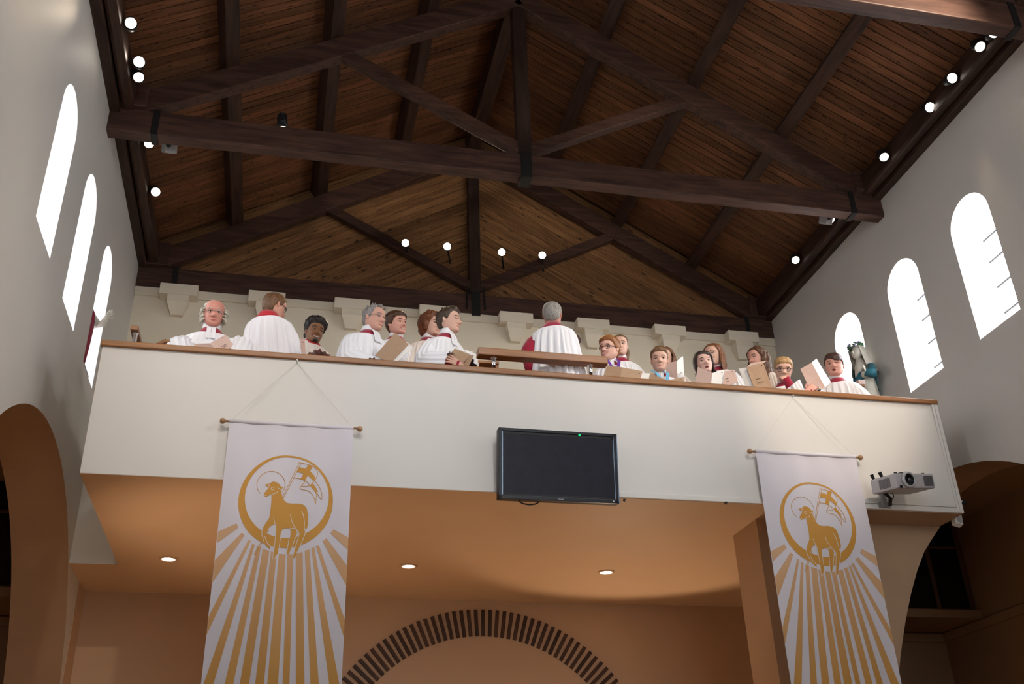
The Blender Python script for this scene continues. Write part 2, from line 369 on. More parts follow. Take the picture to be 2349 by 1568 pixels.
# aisles beyond the arches
for side in (-1, 1):
    xo = 6.78 if side > 0 else -5.62; xi = (XR + WT) if side > 0 else (XL - WT)
    a, b = sorted((xi, xo))
    nm = 'wall_aisle_right' if side > 0 else 'wall_aisle_left'
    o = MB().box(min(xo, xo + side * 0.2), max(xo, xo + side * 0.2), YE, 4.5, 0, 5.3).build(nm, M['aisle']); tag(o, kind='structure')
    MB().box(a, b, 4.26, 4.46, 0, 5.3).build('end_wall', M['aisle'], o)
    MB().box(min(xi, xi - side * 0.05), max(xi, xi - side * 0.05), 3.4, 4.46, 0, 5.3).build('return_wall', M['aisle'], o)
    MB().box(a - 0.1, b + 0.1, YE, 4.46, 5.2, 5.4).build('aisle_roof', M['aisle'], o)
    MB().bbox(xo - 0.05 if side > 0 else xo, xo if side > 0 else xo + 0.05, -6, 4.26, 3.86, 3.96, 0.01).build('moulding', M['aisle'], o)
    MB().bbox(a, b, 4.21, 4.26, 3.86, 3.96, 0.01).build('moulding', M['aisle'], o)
    g = empty('aisle_loft', (0.5 * (a + b), 3.45, 3.98), 'brown loft in the %s side aisle, fronted by a dark glazed screen' % ('right' if side > 0 else 'left'), 'loft')
    MB().bbox(a, b, 3.42, 4.22, 3.97, 4.07, 0.006).build('loft_floor', M['aisle'], g)
    zr = (4.08, 4.86, 5.19)
    st = [a + 0.02, a + (b - a) * 0.32, a + (b - a) * 0.70, b - 0.06] if side > 0 else [a + 0.06, a + (b - a) * 0.33, a + (b - a) * 0.66, b - 0.02]
    for z in zr[:2]: MB().bbox(a, b, 3.5, 3.55, z - 0.012, z + 0.02, 0.004).build('screen_rail', M['frame'], g)
    for x in st: MB().bbox(x - 0.022, x + 0.022, 3.495, 3.555, 4.07, 5.2, 0.004).build('screen_post', M['frame'], g)
    for i in range(3):
        for z0, z1 in ((zr[0] + 0.02, zr[1] - 0.012), (zr[1] + 0.02, zr[2])):
            MB().box(st[i] + 0.022, st[i + 1] - 0.022, 3.52, 3.53, z0, z1).build('pane', M['darkglass'], g)

# ================================================================ roof
ceil = empty('ceiling', (XM, 0, 10.46), kind='structure')
RB = 10.46                                             # underside of the boards at the ridge
def roofz(dx): return RB - SL * abs(dx)
ang = math.atan(SL); LEN = 4.35 / math.cos(ang)
pw = 0.1
pm = MB().bbox(0, LEN, -pw / 2 + 0.0045, pw / 2 - 0.0045, 0, 0.02, 0.004)
p0 = None; npl = int((YB + 0.1 + 3.5) / pw)
for side in (-1, 1):
    for k in range(npl):
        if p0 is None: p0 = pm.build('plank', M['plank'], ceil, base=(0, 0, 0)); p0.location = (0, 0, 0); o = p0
        else: o = p0.copy(); C.objects.link(o)
        y = -3.5 + pw * (k + 0.5)
        ex = Vector((side * math.cos(ang), 0, -math.sin(ang))); ey = Vector((0, side, 0)); ez = ex.cross(ey)
        R3 = Matrix((ex, ey, ez)).transposed().to_4x4()
        o.matrix_local = Matrix.Translation(Vector((0, y, -rnd.random() * 0.004))) @ R3
    # roof deck over the boards, and plain boarding further up the nave
    x1 = XM + side * 4.6
    MB().loft([[(XM, YE, RB + 0.05), (x1, YE, RB + 0.05 - SL * 4.6), (x1, YE, RB + 0.12 - SL * 4.6), (XM, YE, RB + 0.12)], [(XM, YB + 0.5, RB + 0.05), (x1, YB + 0.5, RB + 0.05 - SL * 4.6), (x1, YB + 0.5, RB + 0.12 - SL * 4.6), (XM, YB + 0.5, RB + 0.12)]]).build('roof_deck', M['deck'], ceil)
    # purlins, square to the slope, ending on the gable
    for dx, half in ((1.03, 0.075), (2.03, 0.075), (3.02, 0.075)):
        for y0, y1 in ((YE, YB + 0.1),):
            c = Vector((XM + side * (dx + 0.02), 0, roofz(dx + 0.02)))
            up = Vector((side * math.sin(ang), 0, math.cos(ang))); sd = Vector((side * math.cos(ang), 0, -math.sin(ang)))
            mid = c - up * 0.085
            rot = Matrix((sd, Vector((0, 1, 0)), up)).transposed().to_4x4(); rot.translation = mid + Vector((0, (y0 + y1) / 2, 0))
            MB().obox(rot, half * 2, y1 - y0, 0.18, 0.012).build('purlin', M['beamy'], ceil)
    # wall plates
    xw = XL if side < 0 else XR
    a, b = sorted((xw + side * 0.02, xw - side * 0.09)); MB().bbox(a, b, YE, YB + 0.1, 7.82, 8.2, 0.008).build('wall_plate', M['beamy'], ceil)
    a, b = sorted((xw - side * 0.10, xw - side * 0.215)); MB().bbox(a, b, YE, YB + 0.1, 7.86, 8.1, 0.035).build('wall_plate', M['beamy'], ceil)
MB().bbox(XM - 0.09, XM + 0.09, YE, YB + 0.1, RB - 0.34, RB - 0.03, 0.01).build('ridge_beam', M['beamy'], ceil)

# boarded gable above the back wall
gab = MB()
gab.add([(XL - 0.2, YB + 0.13, 7.5), (XR + 0.2, YB + 0.13, 7.5), (XR + 0.2, YB + 0.13, 8.2), (XM, YB + 0.13, 10.7), (XL - 0.2, YB + 0.13, 8.2), (XL - 0.2, YB + 0.4, 7.5), (XR + 0.2, YB + 0.4, 7.5), (XR + 0.2, YB + 0.4, 8.2), (XM, YB + 0.4, 10.7), (XL - 0.2, YB + 0.4, 8.2)],
        [(0, 1, 2, 3, 4), (9, 8, 7, 6, 5), (0, 5, 6, 1), (1, 6, 7, 2), (2, 7, 8, 3), (3, 8, 9, 4), (4, 9, 5, 0)])
gw = gab.build('wall_gable', M['deck']); tag(gw, kind='structure')
gh = 0.118
for side in (-1, 1):
    k = 0; zc = 7.62
    while zc < RB + 0.02:
        z0, z1 = zc + 0.003, zc + gh - 0.003
        def endx(z): return min((z - 7.56) / SL, 4.05)
        pts = [(0.004, z0), (0.004, z1)]
        e1, e0 = endx(z1), endx(z0)
        pts += [(e1, z1 - SL * e1), (e0, z0 - SL * e0)]
        off = 0.012 + rnd.random() * 0.004
        V = [(XM + side * p[0], YB + 0.13 - off, p[1]) for p in pts] + [(XM + side * p[0], YB + 0.14, p[1]) for p in pts]
        m = MB().add(V, [(0, 1, 2, 3), (7, 6, 5, 4), (0, 4, 5, 1), (1, 5, 6, 2), (2, 6, 7, 3), (3, 7, 4, 0)])
        # local frame along the board so that the grain runs with it
        ex = Vector((side * math.cos(ang), 0, -math.sin(ang))); ey = Vector((0, 1, 0)); ez = ex.cross(ey)
        R3 = Matrix((ex, ey, ez)).transposed().to_4x4(); T = Matrix.Translation((XM, YB + 0.13, zc)) @ R3; Ti = T.inverted()
        m.v = [(Ti @ Vector(p))[:] for p in m.v]
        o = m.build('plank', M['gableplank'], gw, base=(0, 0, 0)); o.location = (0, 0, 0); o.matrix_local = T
        zc += gh; k += 1

# trusses
def truss(y0, th, label, rear=False):
    e = empty('roof_truss', (XM, y0, 7.61), label, 'truss')
    y1 = y0 + th
    zb0, zt0 = (7.56, 7.84) if rear else (7.61, 7.88)
    MB().bbox(XL - 0.05, XR + 0.05, y0, y1, zb0, zt0, 0.012).build('tie_beam', M['beam'], e)
    MB().bbox(XM - 0.075, XM + 0.075, y0 + 0.01, y1 - 0.01, zt0 - 0.02, 10.1, 0.01).build('king_post', M['beamz'], e)
    for side in (-1, 1):
        d = Vector((side * math.cos(ang), 0, -math.sin(ang))); up = Vector((side * math.sin(ang), 0, math.cos(ang)))
        a = Vector((XM, (y0 + y1) / 2, 10.12)); L_ = 4.15 / math.cos(ang); c = a + d * L_ / 2
        R4 = Matrix((d, Vector((0, 1, 0)), up)).transposed().to_4x4(); R4.translation = c
        MB().obox(R4, L_, th - 0.005, 0.24, 0.01).build('rafter', M['beam'], e, loc=c) .rotation_euler = (0, 0, 0)
        p, q = Vector((XM + side * 1.83, (y0 + y1) / 2, 8.93)), Vector((XM + side * 0.06, (y0 + y1) / 2, 7.98))
        dv = (q - p).normalized(); R5 = Matrix((dv, Vector((0, 1, 0)), dv.cross(Vector((0, 1, 0))))).transposed().to_4x4(); R5.translation = (p + q) / 2
        MB().obox(R5, (q - p).length + 0.1, th - 0.03, 0.12, 0.008).build('strut', M['beam'], e)
        xs = XL + 0.42 if side < 0 else XR - 0.36
        MB().bbox(xs - 0.03, xs + 0.03, y0 - 0.012, y1 + 0.012, zb0 - 0.012, zt0 + 0.012, 0.004).build('iron_strap', M['iron'], e)
        xw0, xw1 = sorted((XL - 0.02 if side < 0 else XR + 0.02, XL + 0.32 if side < 0 else XR - 0.3))
        MB().bbox(xw0, xw1, y0 - 0.06, y1 + 0.06, zt0 - 0.0, 8.15, 0.01).build('padstone', M['beam'], e)
    MB().bbox(XM - 0.055, XM + 0.055, y0 - 0.02, y1 + 0.02, zb0 - 0.03, zt0 + 0.03, 0.006).build('iron_strap', M['iron'], e)
    if rear:
        for s_ in (-1, 1): MB().tube([(XM + s_ * 0.10, y0 - 0.01, 7.95), (XM + s_ * 0.115, y0 - 0.015, 7.62)], 0.012, 6).build('iron_rod', M['iron'], e)
    return e
truss(0.575, 0.14, 'dark king post roof truss spanning the middle of the picture')
truss(3.325, 0.12, 'dark king post roof truss against the boarded gable', rear=True)
truss(-2.17, 0.14, 'dark roof truss nearest the camera, its tie beam clipping the top right corner')

# ================================================================ gallery
gal = empty('gallery', (XM, 0, ZB), 'cream fronted choir gallery with tan underside and oak rail', 'balcony', kind='structure')
MB().bbox(GL, GR, 0, 0.11, ZB - 0.001, 5.065, 0.003).build('parapet_front', M['front'], gal)
for x0, x1 in ((GL, GL + 0.1), (GR - 0.1, GR)): MB().box(x0, x1, 0.11, YS, ZB + 0.001, 5.065).build('parapet_side', M['front'], gal)
MB().box(XL, GL, YS, YS + 0.1, ZB - 0.002, 5.065).build('parapet_return', M['wall'], gal)
MB().box(GR, XR, YS, YS + 0.1, ZB - 0.002, 5.065).build('parapet_return', M['wall'], gal)
m = MB().box(GL + 0.001, GR - 0.001, 0.002, YB + 0.03, ZB - 0.004, ZB + 0.02); m.box(XL, GL, YS + 0.002, YB + 0.03, ZB - 0.0035, ZB + 0.02).box(GR, XR, YS + 0.002, YB + 0.03, ZB - 0.0035, ZB + 0.02)
m.build('soffit', M['tan'], gal)
m = MB().box(GL + 0.1, GR - 0.1, 0.11, YB, ZB + 0.03, 4.15); m.box(GL + 0.1, GR - 0.1, 0.78, YB, 4.15, 4.42); m.box(GL + 0.1, GR - 0.1, 1.9, YB, 4.42, 4.66)
m.build('stepped_floor', M['oak'], gal)
MB().bbox(GL - 0.01, GR + 0.01, -0.025, 0.135, 5.06, 5.108, 0.008).build('handrail', M['oak'], gal)
# panel trims on the right end and lower edge of the front
for x0, x1 in ((GR - 0.055, GR - 0.032), (GR - 0.028, GR + 0.004)): MB().bbox(x0, x1, -0.016, 0.0, ZB, 5.06, 0.004).build('edge_trim', M['front'], gal)
MB().bbox(1.05, GR + 0.004, -0.014, 0.0, ZB, ZB + 0.045, 0.004).build('edge_trim', M['front'], gal)
MB().bbox(2.9, GR - 0.06, -0.012, 0.0, ZB + 0.05, ZB + 0.062, 0.003).build('edge_trim', M['front'], gal)
# pier and arch below the right end
pier = MB()
def pierloop():
    P = [(2.42, 0.0), (2.42, ZB)]
    P += [(4.19, ZB)]
    for px, py in ((2156, 1207), (2137, 1237), (2120, 1265), (2104, 1308), (2090, 1360), (2077, 1425), (2066, 1500), (2060, 1568)):
        q = at(px, py, 0.36); P.append((q.x, min(q.z, ZB - 0.005)))
    P += [(3.33, 2.2), (3.30, 0.0)]
    return P
PL = pierloop()
f_ = fillmesh([PL], 0.36); pier.add(f_.v, f_.f); pier.add([(p[0], 0.84, p[2]) for p in f_.v], f_.f)
n_ = len(PL); pier.add([(p[0], 0.36, p[1]) for p in PL] + [(p[0], 0.84, p[1]) for p in PL], [(i, (i + 1) % n_, n_ + (i + 1) % n_, n_ + i) for i in range(n_)])
po = pier.build('pier', M['tan']); tag(po, 'tan pier with half arch under the right end of the gallery', 'pier')

# raised oak rails on chrome posts
r1 = empty('raised_handrail', (0.52, 0.06, 5.108), 'raised oak handrail on two chrome posts, before the conductor', 'handrail')
MB().bbox(-0.055, 1.085, 0.02, 0.12, 5.248, 5.318, 0.008).build('rail', M['oak'], r1)
for x in (0.085, 0.935):
    MB().lathe([(0.03, 5.108), (0.03, 5.113), (0.016, 5.117), (0.016, 5.238), (0.026, 5.242), (0.026, 5.249)], (x, 0.07, 0), n=16).build('post', M['chrome'], r1, smooth=True)
r2 = empty('raised_handrail', (-2.88, 0.9, 5.108), 'short oak handrail seen end on, at the left end of the gallery', 'handrail')
MB().bbox(-2.912, -2.848, 0.5, 1.7, 5.49, 5.53, 0.006).build('rail', M['oaky'], r2)
for y in (0.56, 1.6): MB().lathe([(0.028, 5.065), (0.028, 5.072), (0.017, 5.076), (0.017, 5.475), (0.026, 5.48), (0.026, 5.49)], (-2.872, y, 0), n=16).build('post', M['chrome'], r2, smooth=True)
# oak desk behind the raised rail and chair back at the left
dz = at(1115, 829, 0.74).z; dx0, dx1 = at(1086, 829, 0.74).x - 0.02, at(1145, 835, 0.74).x
dk = empty('music_desk', ((dx0 + dx1) / 2, 0.86, 4.15), 'brown oak music desk with shelves, behind the left post of the raised rail', 'desk')
MB().bbox(dx0, dx1, 0.76, 0.79, 4.15, dz - 0.10, 0.006).build('front_panel', M['oak'], dk)
for x in (dx0, dx1 - 0.03): MB().bbox(x, x + 0.03, 0.76, 1.0, 4.15, dz - 0.01, 0.005).build('side_panel', M['oak'], dk)
for z in (dz - 0.17, dz - 0.09, dz): MB().bbox(dx0, dx1, 0.74, 1.02, z - 0.014, z + 0.012, 0.004).build('shelf', M['oak'], dk)
ch = empty('chair', (-2.5, 0.75, 4.15), 'oak chair whose curved back shows above the rail, left of the old man', 'chair')
bk = [at(360, 791, 0.55), at(371, 786, 0.55), at(380, 782, 0.55), at(386, 785, 0.55), at(389, 793, 0.55), at(390, 806, 0.55)]
MB().tube(bk, 0.02, 8).build('backrest', M['oaky'], ch, smooth=True)
bx = bk[2]
MB().bbox(bx.x - 0.40, bx.x + 0.04, 0.56, 0.98, 4.55, 4.59, 0.01).build('seat', M['oak'], ch)
for x, y in ((bx.x - 0.38, 0.58), (bx.x + 0.01, 0.58), (bx.x - 0.38, 0.93), (bx.x + 0.01, 0.93)):
    MB().bbox(x - 0.018, x + 0.018, y - 0.018, y + 0.018, 4.15, 4.56 if y > 0.6 else 5.16, 0.004).build('leg', M['oak'], ch)

# ================================================================ downlights and spotlights
for k, (x, lab) in enumerate(((-2.54, 'round recessed downlight under the gallery, left of the left banner'), (-0.35, 'round recessed downlight under the gallery, right of the left banner'), (1.62, 'round recessed downlight under the gallery, nearest the right banner'))):
    e = empty('downlight', (x, 2.12, ZB), lab, 'downlight', 'downlights in the gallery underside')
    MB().lathe([(0.085, ZB - 0.004), (0.085, ZB - 0.012), (0.066, ZB - 0.016), (0.058, ZB - 0.006), (0.058, ZB - 0.004)], (x, 2.12, 0), n=24).build('trim_ring', M['tan'], e, smooth=True)
    MB().lathe([(0.001, ZB - 0.0095), (0.056, ZB - 0.0095), (0.056, ZB - 0.006), (0.001, ZB - 0.006)], (x, 2.12, 0), n=24).build('lamp', M['glow'], e)
    lamp_spot('downlight_beam', (x, 2.12, ZB - 0.03), (x, 2.16, 0), 310, (1.0, 0.74, 0.48), 100, 0.6, 0.05, e)
def spotlight(loc, aim, label, group, glow='glow', power=0, ang=60, col=(1, 0.80, 0.58), r=0.052, back=None):
    loc = Vector(loc); e = empty('spotlight', loc, label, 'spotlight', group)
    d = (Vector(aim) - loc).normalized(); q = d.to_track_quat('-Z', 'Y').to_matrix()
    MB().lathe([(0.02, 0.15), (r * 0.8, 0.145), (r, 0.11), (r, -0.012), (r * 0.93, -0.012), (r * 0.9, 0.01)], loc, n=20, M_=q).build('housing', M['black'], e, smooth=True)
    MB().lathe([(0.001, 0.0), (r * 0.9, 0.0), (r * 0.9, 0.004), (0.001, 0.004)], loc, n=20, M_=q).build('lens', M[glow], e)
    if back is not None:
        p = loc - d * 0.07; MB().tube([p, (p + Vector(back)) / 2 + Vector((0, 0, 0.005)), Vector(back)], 0.012, 6).build('bracket', M['black'], e)
    if power: lamp_spot('spotlight_beam', loc + d * 0.02, loc + d * 3, power, col, ang, 0.7, 0.04, e)
    return e
GC = (0.4, -6, 1.5)
SPL = [((300, 53), 1.0, 'glow', 'topmost spotlight along the left wall plate'), ((319, 142), 0.9, 'glowhot', 'glaring spotlight on the left, above the middle truss'), ((318, 177), 0.3, 'glowdim', 'dim spotlight just below the glaring one on the left'),
       ((342, 329), 0.4, 'glowdim', 'spotlight peeping out below the left end of the middle tie beam'), ((357, 440), 0.5, 'glowdim', 'lowest spotlight along the left wall plate, above the left gallery end')]
for (px, py), k, g, lab in SPL:
    p = hit(px, py, 2, 7.92)
    aim = p + Vector((0.25 * (1 - k) + 0.5, -3.0 * k - 0.35, -1.9))
    spotlight(p, aim, lab, 'spotlights along the roof edges', g, 14 if g == 'glow' else 0, 70, back=(XL + 0.212, p.y + 0.05, p.z + 0.05))
SPR = [((2279, 75), 0.9, 'glow', 'spotlight nearest the top right corner'), ((2248, 107), 0.3, 'glowdim', 'dim spotlight just below the one in the top right corner'), ((2184, 179), 0.9, 'glow', 'third spotlight down the right roof edge, bright'),
       ((2133, 246), 0.7, 'glow', 'fourth spotlight down the right roof edge, facing the camera'), ((2028, 360), 0.3, 'glowdim', 'spotlight just above the right end of the middle tie beam'), ((1905, 503), 0.35, 'glowdim', 'spotlight peeping out below the right end of the middle tie beam'), ((1825, 596), 0.45, 'glowdim', 'lowest spotlight along the right wall plate')]
for (px, py), k, g, lab in SPR:
    p = hit(px, py, 2, 7.92)
    aim = p + Vector((-0.9 * k - 0.2, -3.0 * k - 0.35, -1.9))
    spotlight(p, aim, lab, 'spotlights along the roof edges', g, 14 if g == 'glow' else 0, 70, back=(XR - 0.212, p.y + 0.05, p.z + 0.05))
for (px, py), g, lab in (((930, 557), 'glow', 'leftmost of the four spotlights on the boarded gable'), ((1026, 565), 'glowhot', 'brightest gable spotlight, just left of the rear king post'), ((1151, 578), 'glow', 'gable spotlight just right of the rear king post'), ((1244, 585), 'glow', 'rightmost of the four spotlights on the boarded gable')):
    p = at(px, py, 3.12); spotlight(p, tuple(CAM + np.array([0.6, 0, 0.5])), lab, 'spotlights on the gable', g, 45 if g == 'glow' else 45, 75, r=0.05, back=(p.x + 0.1, YB + 0.125, p.z - 0.02))
    MB().lathe([(0.05, 0), (0.05, 0.012), (0.001, 0.013)], (p.x + 0.1, YB + 0.125, p.z - 0.02), axis='Y', n=16)
p = at(648, 292, 0.9); spotlight(p, p + Vector((0.1, 0.2, -1)), 'spotlight almost hidden above the middle tie beam, left half', 'spotlights along the roof edges', 'glowdim', back=(p.x, 0.71, p.z + 0.02))
# little grey boxes under the middle tie beam ends
for (px, py), lab in (((388, 340), 'small grey wedge shaped speaker behind the left end of the middle tie beam'), ((1896, 505), 'small grey wedge shaped speaker behind the right end of the middle tie beam')):
    p = at(px, py, 0.86); e = empty('loudspeaker', p, lab, 'speaker')
    R4 = Matrix.Translation(p + Vector((0, 0, 0.03))) @ Matrix.Rotation(0.6, 4, 'X') @ Matrix.Rotation(0.5, 4, 'Z')
    MB().obox(R4, 0.12, 0.10, 0.14, 0.008).build('cabinet', M['greymetal'], e)
    MB().ell(p + Vector((0.0, -0.06, -0.01)), 0.025, 0.02, 0.025).build('cone', M['black'], e)
    MB().tube([p + Vector((0, 0.0, 0.06)), (p.x, 0.71, p.z + 0.1)], 0.012, 6).build('bracket', M['black'], e)
# wall washers on the nave roof plates that light the gallery front
for x, tx, pw_, col_, an_ in ((-3.0, -2.6, 200, (1.0, 0.80, 0.62), 38), (-1.4, -1.3, 190, (0.96, 0.95, 0.97), 44), (0.4, 0.3, 190, (0.96, 0.95, 0.97), 44), (2.0, 1.9, 190, (0.98, 0.95, 0.95), 44), (3.9, 3.2, 430, (1.0, 0.80, 0.60), 24)):
    lamp_spot('unseen_nave_beam', (x, -4.3, 7.6), (tx, 0.1, 5.0), pw_, col_, an_, 0.8, 0.08)
lamp_spot('unseen_nave_beam', (3.9, -3.6, 7.7), (0.3, 3.3, 6.5), 420, (1.0, 0.90, 0.74), 62, 0.9, 0.12)  # unseen spot added to brighten the upper back wall
lamp_spot('extra_wall_beam', (3.9, -4.2, 7.5), (XL, -0.4, 4.9), 190, (0.97, 0.98, 1.0), 42, 0.9, 0.12)  # unseen spot added to lift the lower left wall
lamp_spot('extra_wall_beam', (-2.9, -4.2, 7.5), (XR, -0.4, 5.0), 150, (0.97, 0.98, 1.0), 40, 0.9, 0.12)  # likewise added, for the lower right wall
lamp_spot('extra_wall_beam', (4.30, -0.98, 7.9), (XR, -0.96, 6.6), 12, (1.0, 0.72, 0.45), 24, 1.0, 0.03)
q_ = hit(95, 118, 0, XL); lamp_spot('extra_wall_beam', (3.6, q_.y - 0.6, 7.5), q_, 26, (1.0, 0.76, 0.5), 4.5, 1.0, 0.03)  # added narrow spot that imitates a glossy streak on the left wall
# uplighters low under the gallery
for x, y, tx, ty in ((-3.1, 0.5, -1.6, 1.2), (2.2, 3.0, 1.9, 1.6)):
    e = empty('uplighter', (x, y, 1.9), 'wall uplighter under the gallery, below the picture, %s side' % ('left' if x < 0 else 'right'), 'lamp')
    MB().lathe([(0.03, 1.8), (0.09, 1.9), (0.085, 1.9), (0.02, 1.82)], (x, y, 0), n=20).build('bowl', M['white'], e, smooth=True)
    lamp_spot('uplighter_beam', (x, y, 1.93), (tx, ty, ZB), 85, (1.0, 0.74, 0.50), 82, 0.9 if x < 0 else 0.4, 0.05, e)

# ================================================================ television
tv = empty('television', (0.55, -0.05, 4.22), 'black flat screen television tilted forward on the gallery front', 'television')
TT = math.radians(7)
tv_M = Matrix.Translation((0.545, -0.125, 4.225)) @ Matrix.Rotation(TT, 4, 'X')
W2, H2 = 0.487, 0.285
def tvpart(name, x0, x1, y0, y1, z0, z1, m, b=0.004):
    t = MB().bbox(x0, x1, y0, y1, z0, z1, b); t.v = [(tv_M @ Vector(p))[:] for p in t.v]; return t.build(name, m, tv)
tvpart('casing', -W2, W2, -0.005, 0.07, -H2, H2, M['black'], 0.008)
bz = 0.032
tvpart('bezel', -W2, W2, -0.018, -0.004, H2 - bz + 0.006, H2, M['bezel']); tvpart('bezel', -W2, W2, -0.018, -0.004, -H2, -H2 + bz, M['bezel'])
tvpart('bezel', -W2, -W2 + bz, -0.018, -0.004, -H2, H2, M['bezel']); tvpart('bezel', W2 - bz, W2, -0.018, -0.004, -H2, H2, M['bezel'])
for s_ in (-1, 1):
    tvpart('edge_strip', *sorted((s_ * (W2 - bz - 0.001), s_ * (W2 - bz + 0.005))), -0.0195, -0.015, -H2 + bz, H2 - bz, M['bezeledge'], 0.001)
tvpart('edge_strip', W2 - 0.003, W2 + 0.003, -0.0185, 0.0, -H2, H2, M['bezeledge'], 0.001)
tvpart('screen', -W2 + bz, W2 - bz, -0.009, -0.003, -H2 + bz, H2 - bz + 0.006, M['screen'], 0.001)
for s_ in (-1, 1): tvpart('screen_border', *sorted((s_ * (W2 - bz), s_ * (W2 - bz - 0.014))), -0.0105, -0.006, -H2 + bz, H2 - bz, M['black'], 0.001)
tvpart('screen_border', -W2 + bz, W2 - bz, -0.0105, -0.006, H2 - bz - 0.016, H2 - bz + 0.006, M['black'], 0.001)
tvpart('screen_border', -W2 + bz, W2 - bz, -0.0105, -0.006, -H2 + bz, -H2 + bz + 0.014, M['black'], 0.001)
t = MB().ell((0.175, -0.019, H2 - bz + 0.004), 0.010, 0.004, 0.010); t.v = [(tv_M @ Vector(p))[:] for p in t.v]; t.build('power_light', M['led'], tv, smooth=True)
tvpart('badge', W2 - 0.055, W2 - 0.042, -0.0205, -0.017, -H2 + 0.014, -H2 + 0.022, M['print'], 0.001)
def text_mesh(name, s, size, mtx, m, parent):
    cu = bpy.data.curves.new(name, 'FONT'); cu.body = s; cu.size = size; cu.align_x = 'CENTER'; cu.extrude = 0.0004
    o = bpy.data.objects.new(name, cu); C.objects.link(o); dg = bpy.context.evaluated_depsgraph_get()
    me = bpy.data.meshes.new_from_object(o.evaluated_get(dg)); C.objects.unlink(o); bpy.data.objects.remove(o)
    me.transform(Matrix.Translation(-parent_base(parent)) @ mtx); me.materials.clear(); me.materials.append(m)
    q = bpy.data.objects.new(name, me); C.objects.link(q); q.parent = parent; return q
text_mesh('lettering', 'Panasonic', 0.0125, tv_M @ Matrix.Translation((0.01, -0.0188, -H2 + 0.012)) @ Matrix.Rotation(PI / 2, 4, 'X'), M['print'], tv)
MB().bbox(0.35, 0.75, -0.075, 0.0, 4.1, 4.35, 0.005).build('wall_bracket', M['black'], tv)
cb = [Vector((0.33 + 0.075 * math.cos(a) - 0.02, -0.06, 3.945 + 0.028 * math.sin(a))) for a in [PI * (1 + i / 10) for i in range(11)]]
MB().tube([(0.235, -0.07, 3.99)] + cb + [(0.44, -0.06, 3.955), (0.52, -0.05, 3.975), (0.6, -0.04, 4.03)], 0.006, 6).build('cable', M['black'], tv, smooth=True)
for px, py in ((1432, 1146), (1665, 1152)):
    p = at(px, py, -0.02); e = MB().tube([(p.x, 0.0, p.z), (p.x, -0.03, p.z)], 0.006, 6).tube([(p.x, -0.03, p.z), (p.x, -0.03, p.z - 0.02)], 0.004, 6).tube([(p.x - 0.012, -0.03, p.z), (p.x + 0.012, -0.03, p.z)], 0.004, 6).build('hook', M['iron'])
    tag(e, 'small metal hook on the lower gallery edge, %s' % ('just right of the television' if px < 1500 else 'left of the right banner'), 'hook')

# ================================================================ banners
BX, BZ = -1.535, 4.475
def bp(cx_, cy_):                                        # emblem tracing -> banner coordinates
    p = at(530 + cx_ / 5.808, 1030 + cy_ / 5.808, -0.06); return (p.x - BX, p.z - BZ)
def rp(cx_, cy_):
    p = at(440 + cx_ / 4.042, 1180 + cy_ / 4.042, -0.06); return (p.x - BX, p.z - BZ)
def wave(u, v): return 0.006 * math.sin(u * 9.0 + v * 0.8) * min(1, -v * 1.2 + 0.05) + 0.004 * math.sin(u * 23 + 1.3 + v)
HB = 0.465
def dec(mb, lift):                                       # lay flat print on the cloth
    return MB().add([(p[0], wave(p[0], p[2]) - lift, p[2]) for p in mb.v], mb.f)
def refine(mb, cell=0.05):
    bm = bmesh.new(); vs_ = [bm.verts.new(p) for p in mb.v]
    for f in mb.f:
        try: bm.faces.new([vs_[i] for i in f])
        except ValueError: pass
    for ax in ((1, 0, 0), (0, 0, 1)):
        lo, hi = (-0.55, 0.55) if ax[0] else (-2.6, 0.1)
        st = cell if ax[0] else 0.3
        k = lo
        while k < hi:
            co = (k, 0, 0) if ax[0] else (0, 0, k)
            bmesh.ops.bisect_plane(bm, geom=bm.verts[:] + bm.edges[:] + bm.faces[:], plane_co=co, plane_no=ax, dist=1e-6); k += st
    bm.verts.index_update(); o = MB().add([v.co[:] for v in bm.verts], [[v.index for v in f.verts] for f in bm.faces]); bm.free(); return o
def stroke(pts, wd):
    P = [Vector((p[0], 0, p[1])) for p in pts]; m = MB(); L_, R_ = [], []
    for i, p in enumerate(P):
        t = (P[min(i + 1, len(P) - 1)] - P[max(i - 1, 0)]).normalized(); nn = Vector((-t.z, 0, t.x)) * wd / 2
        L_.append(p + nn); R_.append(p - nn)
    m.add([q[:] for q in L_] + [q[:] for q in R_], [(i, i + 1, len(P) + i + 1, len(P) + i) for i in range(len(P) - 1)]); return m
def smooth(pts, k=2, closed=False):
    for _ in range(k):
        o = []; n_ = len(pts)
        for i in range(n_ if closed else n_ - 1):
            a, b = pts[i], pts[(i + 1) % n_]; o += [(a[0] * .75 + b[0] * .25, a[1] * .75 + b[1] * .25), (a[0] * .25 + b[0] * .75, a[1] * .25 + b[1] * .75)]
        if not closed: o = [pts[0]] + o + [pts[-1]]
        pts = o
    return pts
